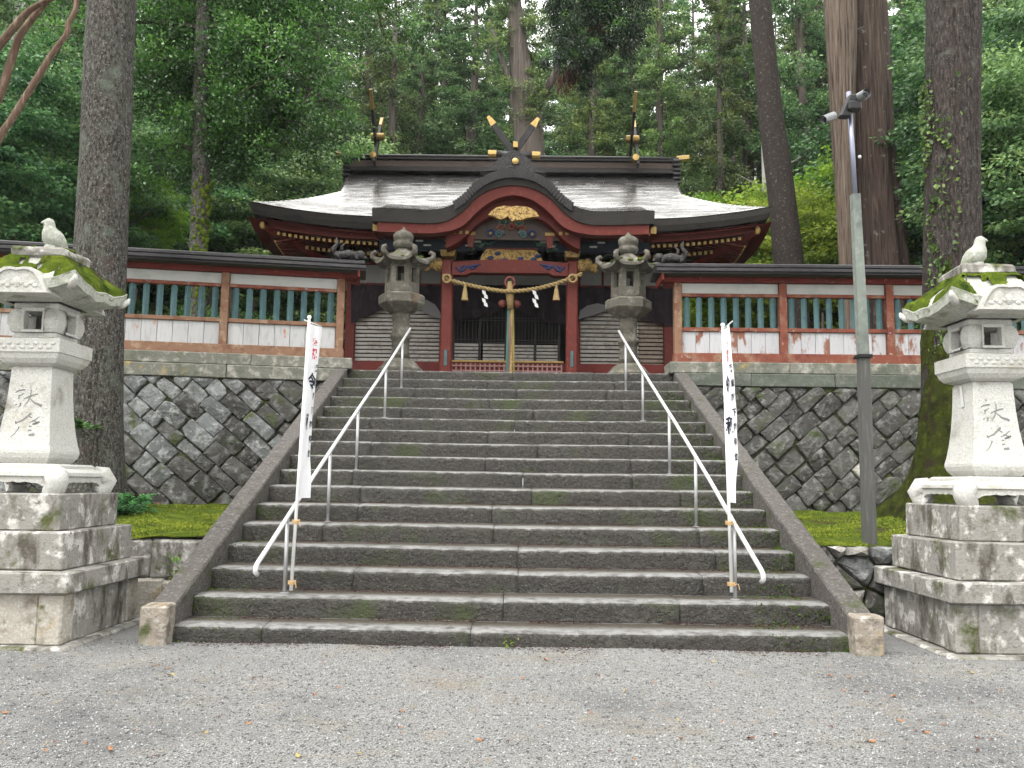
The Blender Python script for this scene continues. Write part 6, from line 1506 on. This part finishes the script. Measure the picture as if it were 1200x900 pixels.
for px, py in ((700,793),(765,800),(973,793),(988,810),(1047,817),(1055,846),(795,846),(613,796),(732,811),(908,863),(880,868),(995,795),(396,807),(195,785),(200,793),(53,882),(130,880),(101,873),(350,887),(290,850),(1085,860),(1020,870),(1137,790),(640,775),(835,778),(5,837),(240,860),(470,835),(560,870),(420,885)):
    mt = rg.choice(['fallen_orange','fallen_orange','fallen_brown','fallen_yellow']); fallen(px, py, mt, rg.uniform(.014,.026), 0, None, LEAF[mt], G1)
for k in range(45):
    mt = rg.choice(['fallen_brown','fallen_brown','fallen_orange']); fallen(rg.uniform(20,1180), rg.uniform(770,898), mt, rg.uniform(.007,.014), 0, None, LEAF[mt], G1)
for px, py, Y in ((182,590,10.3),(1020,622,9.9),(1012,614,10.2),(205,597,10.0)):
    q = P(px, py, Y); mt = 'fallen_brown'; fallen(px, py, mt, .05, None, Y, 'brown curled dead leaf lying on the moss', 'dead leaves on the moss'); o = bpy.data.objects[-1] if False else None
# needle litter that gathers along the foot of each riser
n = 9000; kk = nr.integers(0, 7, n); yy = SY0+kk*SD-np.abs(nr.normal(size=n))*.06-.012; zz = SH1+(kk-1)*SH+.014; m0 = kk == 0; zz[m0] = .012; yy[m0] = SY0-.012-np.abs(nr.normal(size=m0.sum()))*.12
xx = nr.uniform(-2.9, 2.75, n); keep = np.array([vnoise(a*1.6, k*3.3) for a, k in zip(xx, kk)]) > -.12; xx, yy, zz = xx[keep], yy[keep], zz[keep]; n = len(xx)
d = np.stack([nr.normal(size=n), nr.normal(size=n), nr.normal(size=n)*.15], 1)
o = bpy.data.objects.new('needle_litter', leaf_mesh('litter', np.stack([xx, yy, zz+nr.random(n)*.006], 1), d, nr.uniform(.02,.05,n), nr.uniform(.004,.010,n), 'leaf_brown')); col.objects.link(o)
tag(o, 'brown cedar needle litter gathered along the foot of the stair risers', 'litter', kind='stuff')

# the wood goes on round the forecourt, beside and behind the place the photograph was taken from
for x, y, kd, hs in ((-24,-14,0,.95),(-15,-18,3,.95),(-7,-16,1,.9),(1,-19,3,1.0),(8,-16,0,.9),(16,-18,3,.95),(25,-13,2,1.0),(-19,-2,2,.9),(20,0,3,.9),(-17,8,3,.85),(18,10,0,.9),(-22,16,3,.9),(23,19,2,.9)):
    me, lm, ht = CON[kd]; z = -.05 if y < 9 else hz(x, y)-.1
    t = thing('cedar_tree' if kd < 2 else 'cypress_tree', 'tall tree of the wood that closes in the gravel forecourt', 'tree', (x, y, z), 'trees round the forecourt'); rz = rnd.random()*6.28
    obj('trunk', TRK[rnd.randrange(3)], t, (0,0,0), rz, (.6,.6,hs*ht/25.5)); obj('crown', me, t, (0,0,0), rz, (hs*1.3,hs*1.3,hs))


# thin mist in the wood
hzm = bpy.data.materials.new('haze'); hzm.use_nodes = True; hn = hzm.node_tree; hn.nodes.remove(hn.nodes['Principled BSDF'])
pv = hn.nodes.new('ShaderNodeVolumePrincipled'); pv.inputs['Density'].default_value = .0003; pv.inputs['Color'].default_value = (.92,.96,1,1); hn.links.new(pv.outputs[0], hn.nodes['Material Output'].inputs['Volume']); MATS['haze'] = hzm
o = MB().box(-80, 80, -28, 118, -1.2, 60).build('haze', 'haze'); tag(o, 'thin pale mist hanging in the wood', 'haze', kind='stuff')
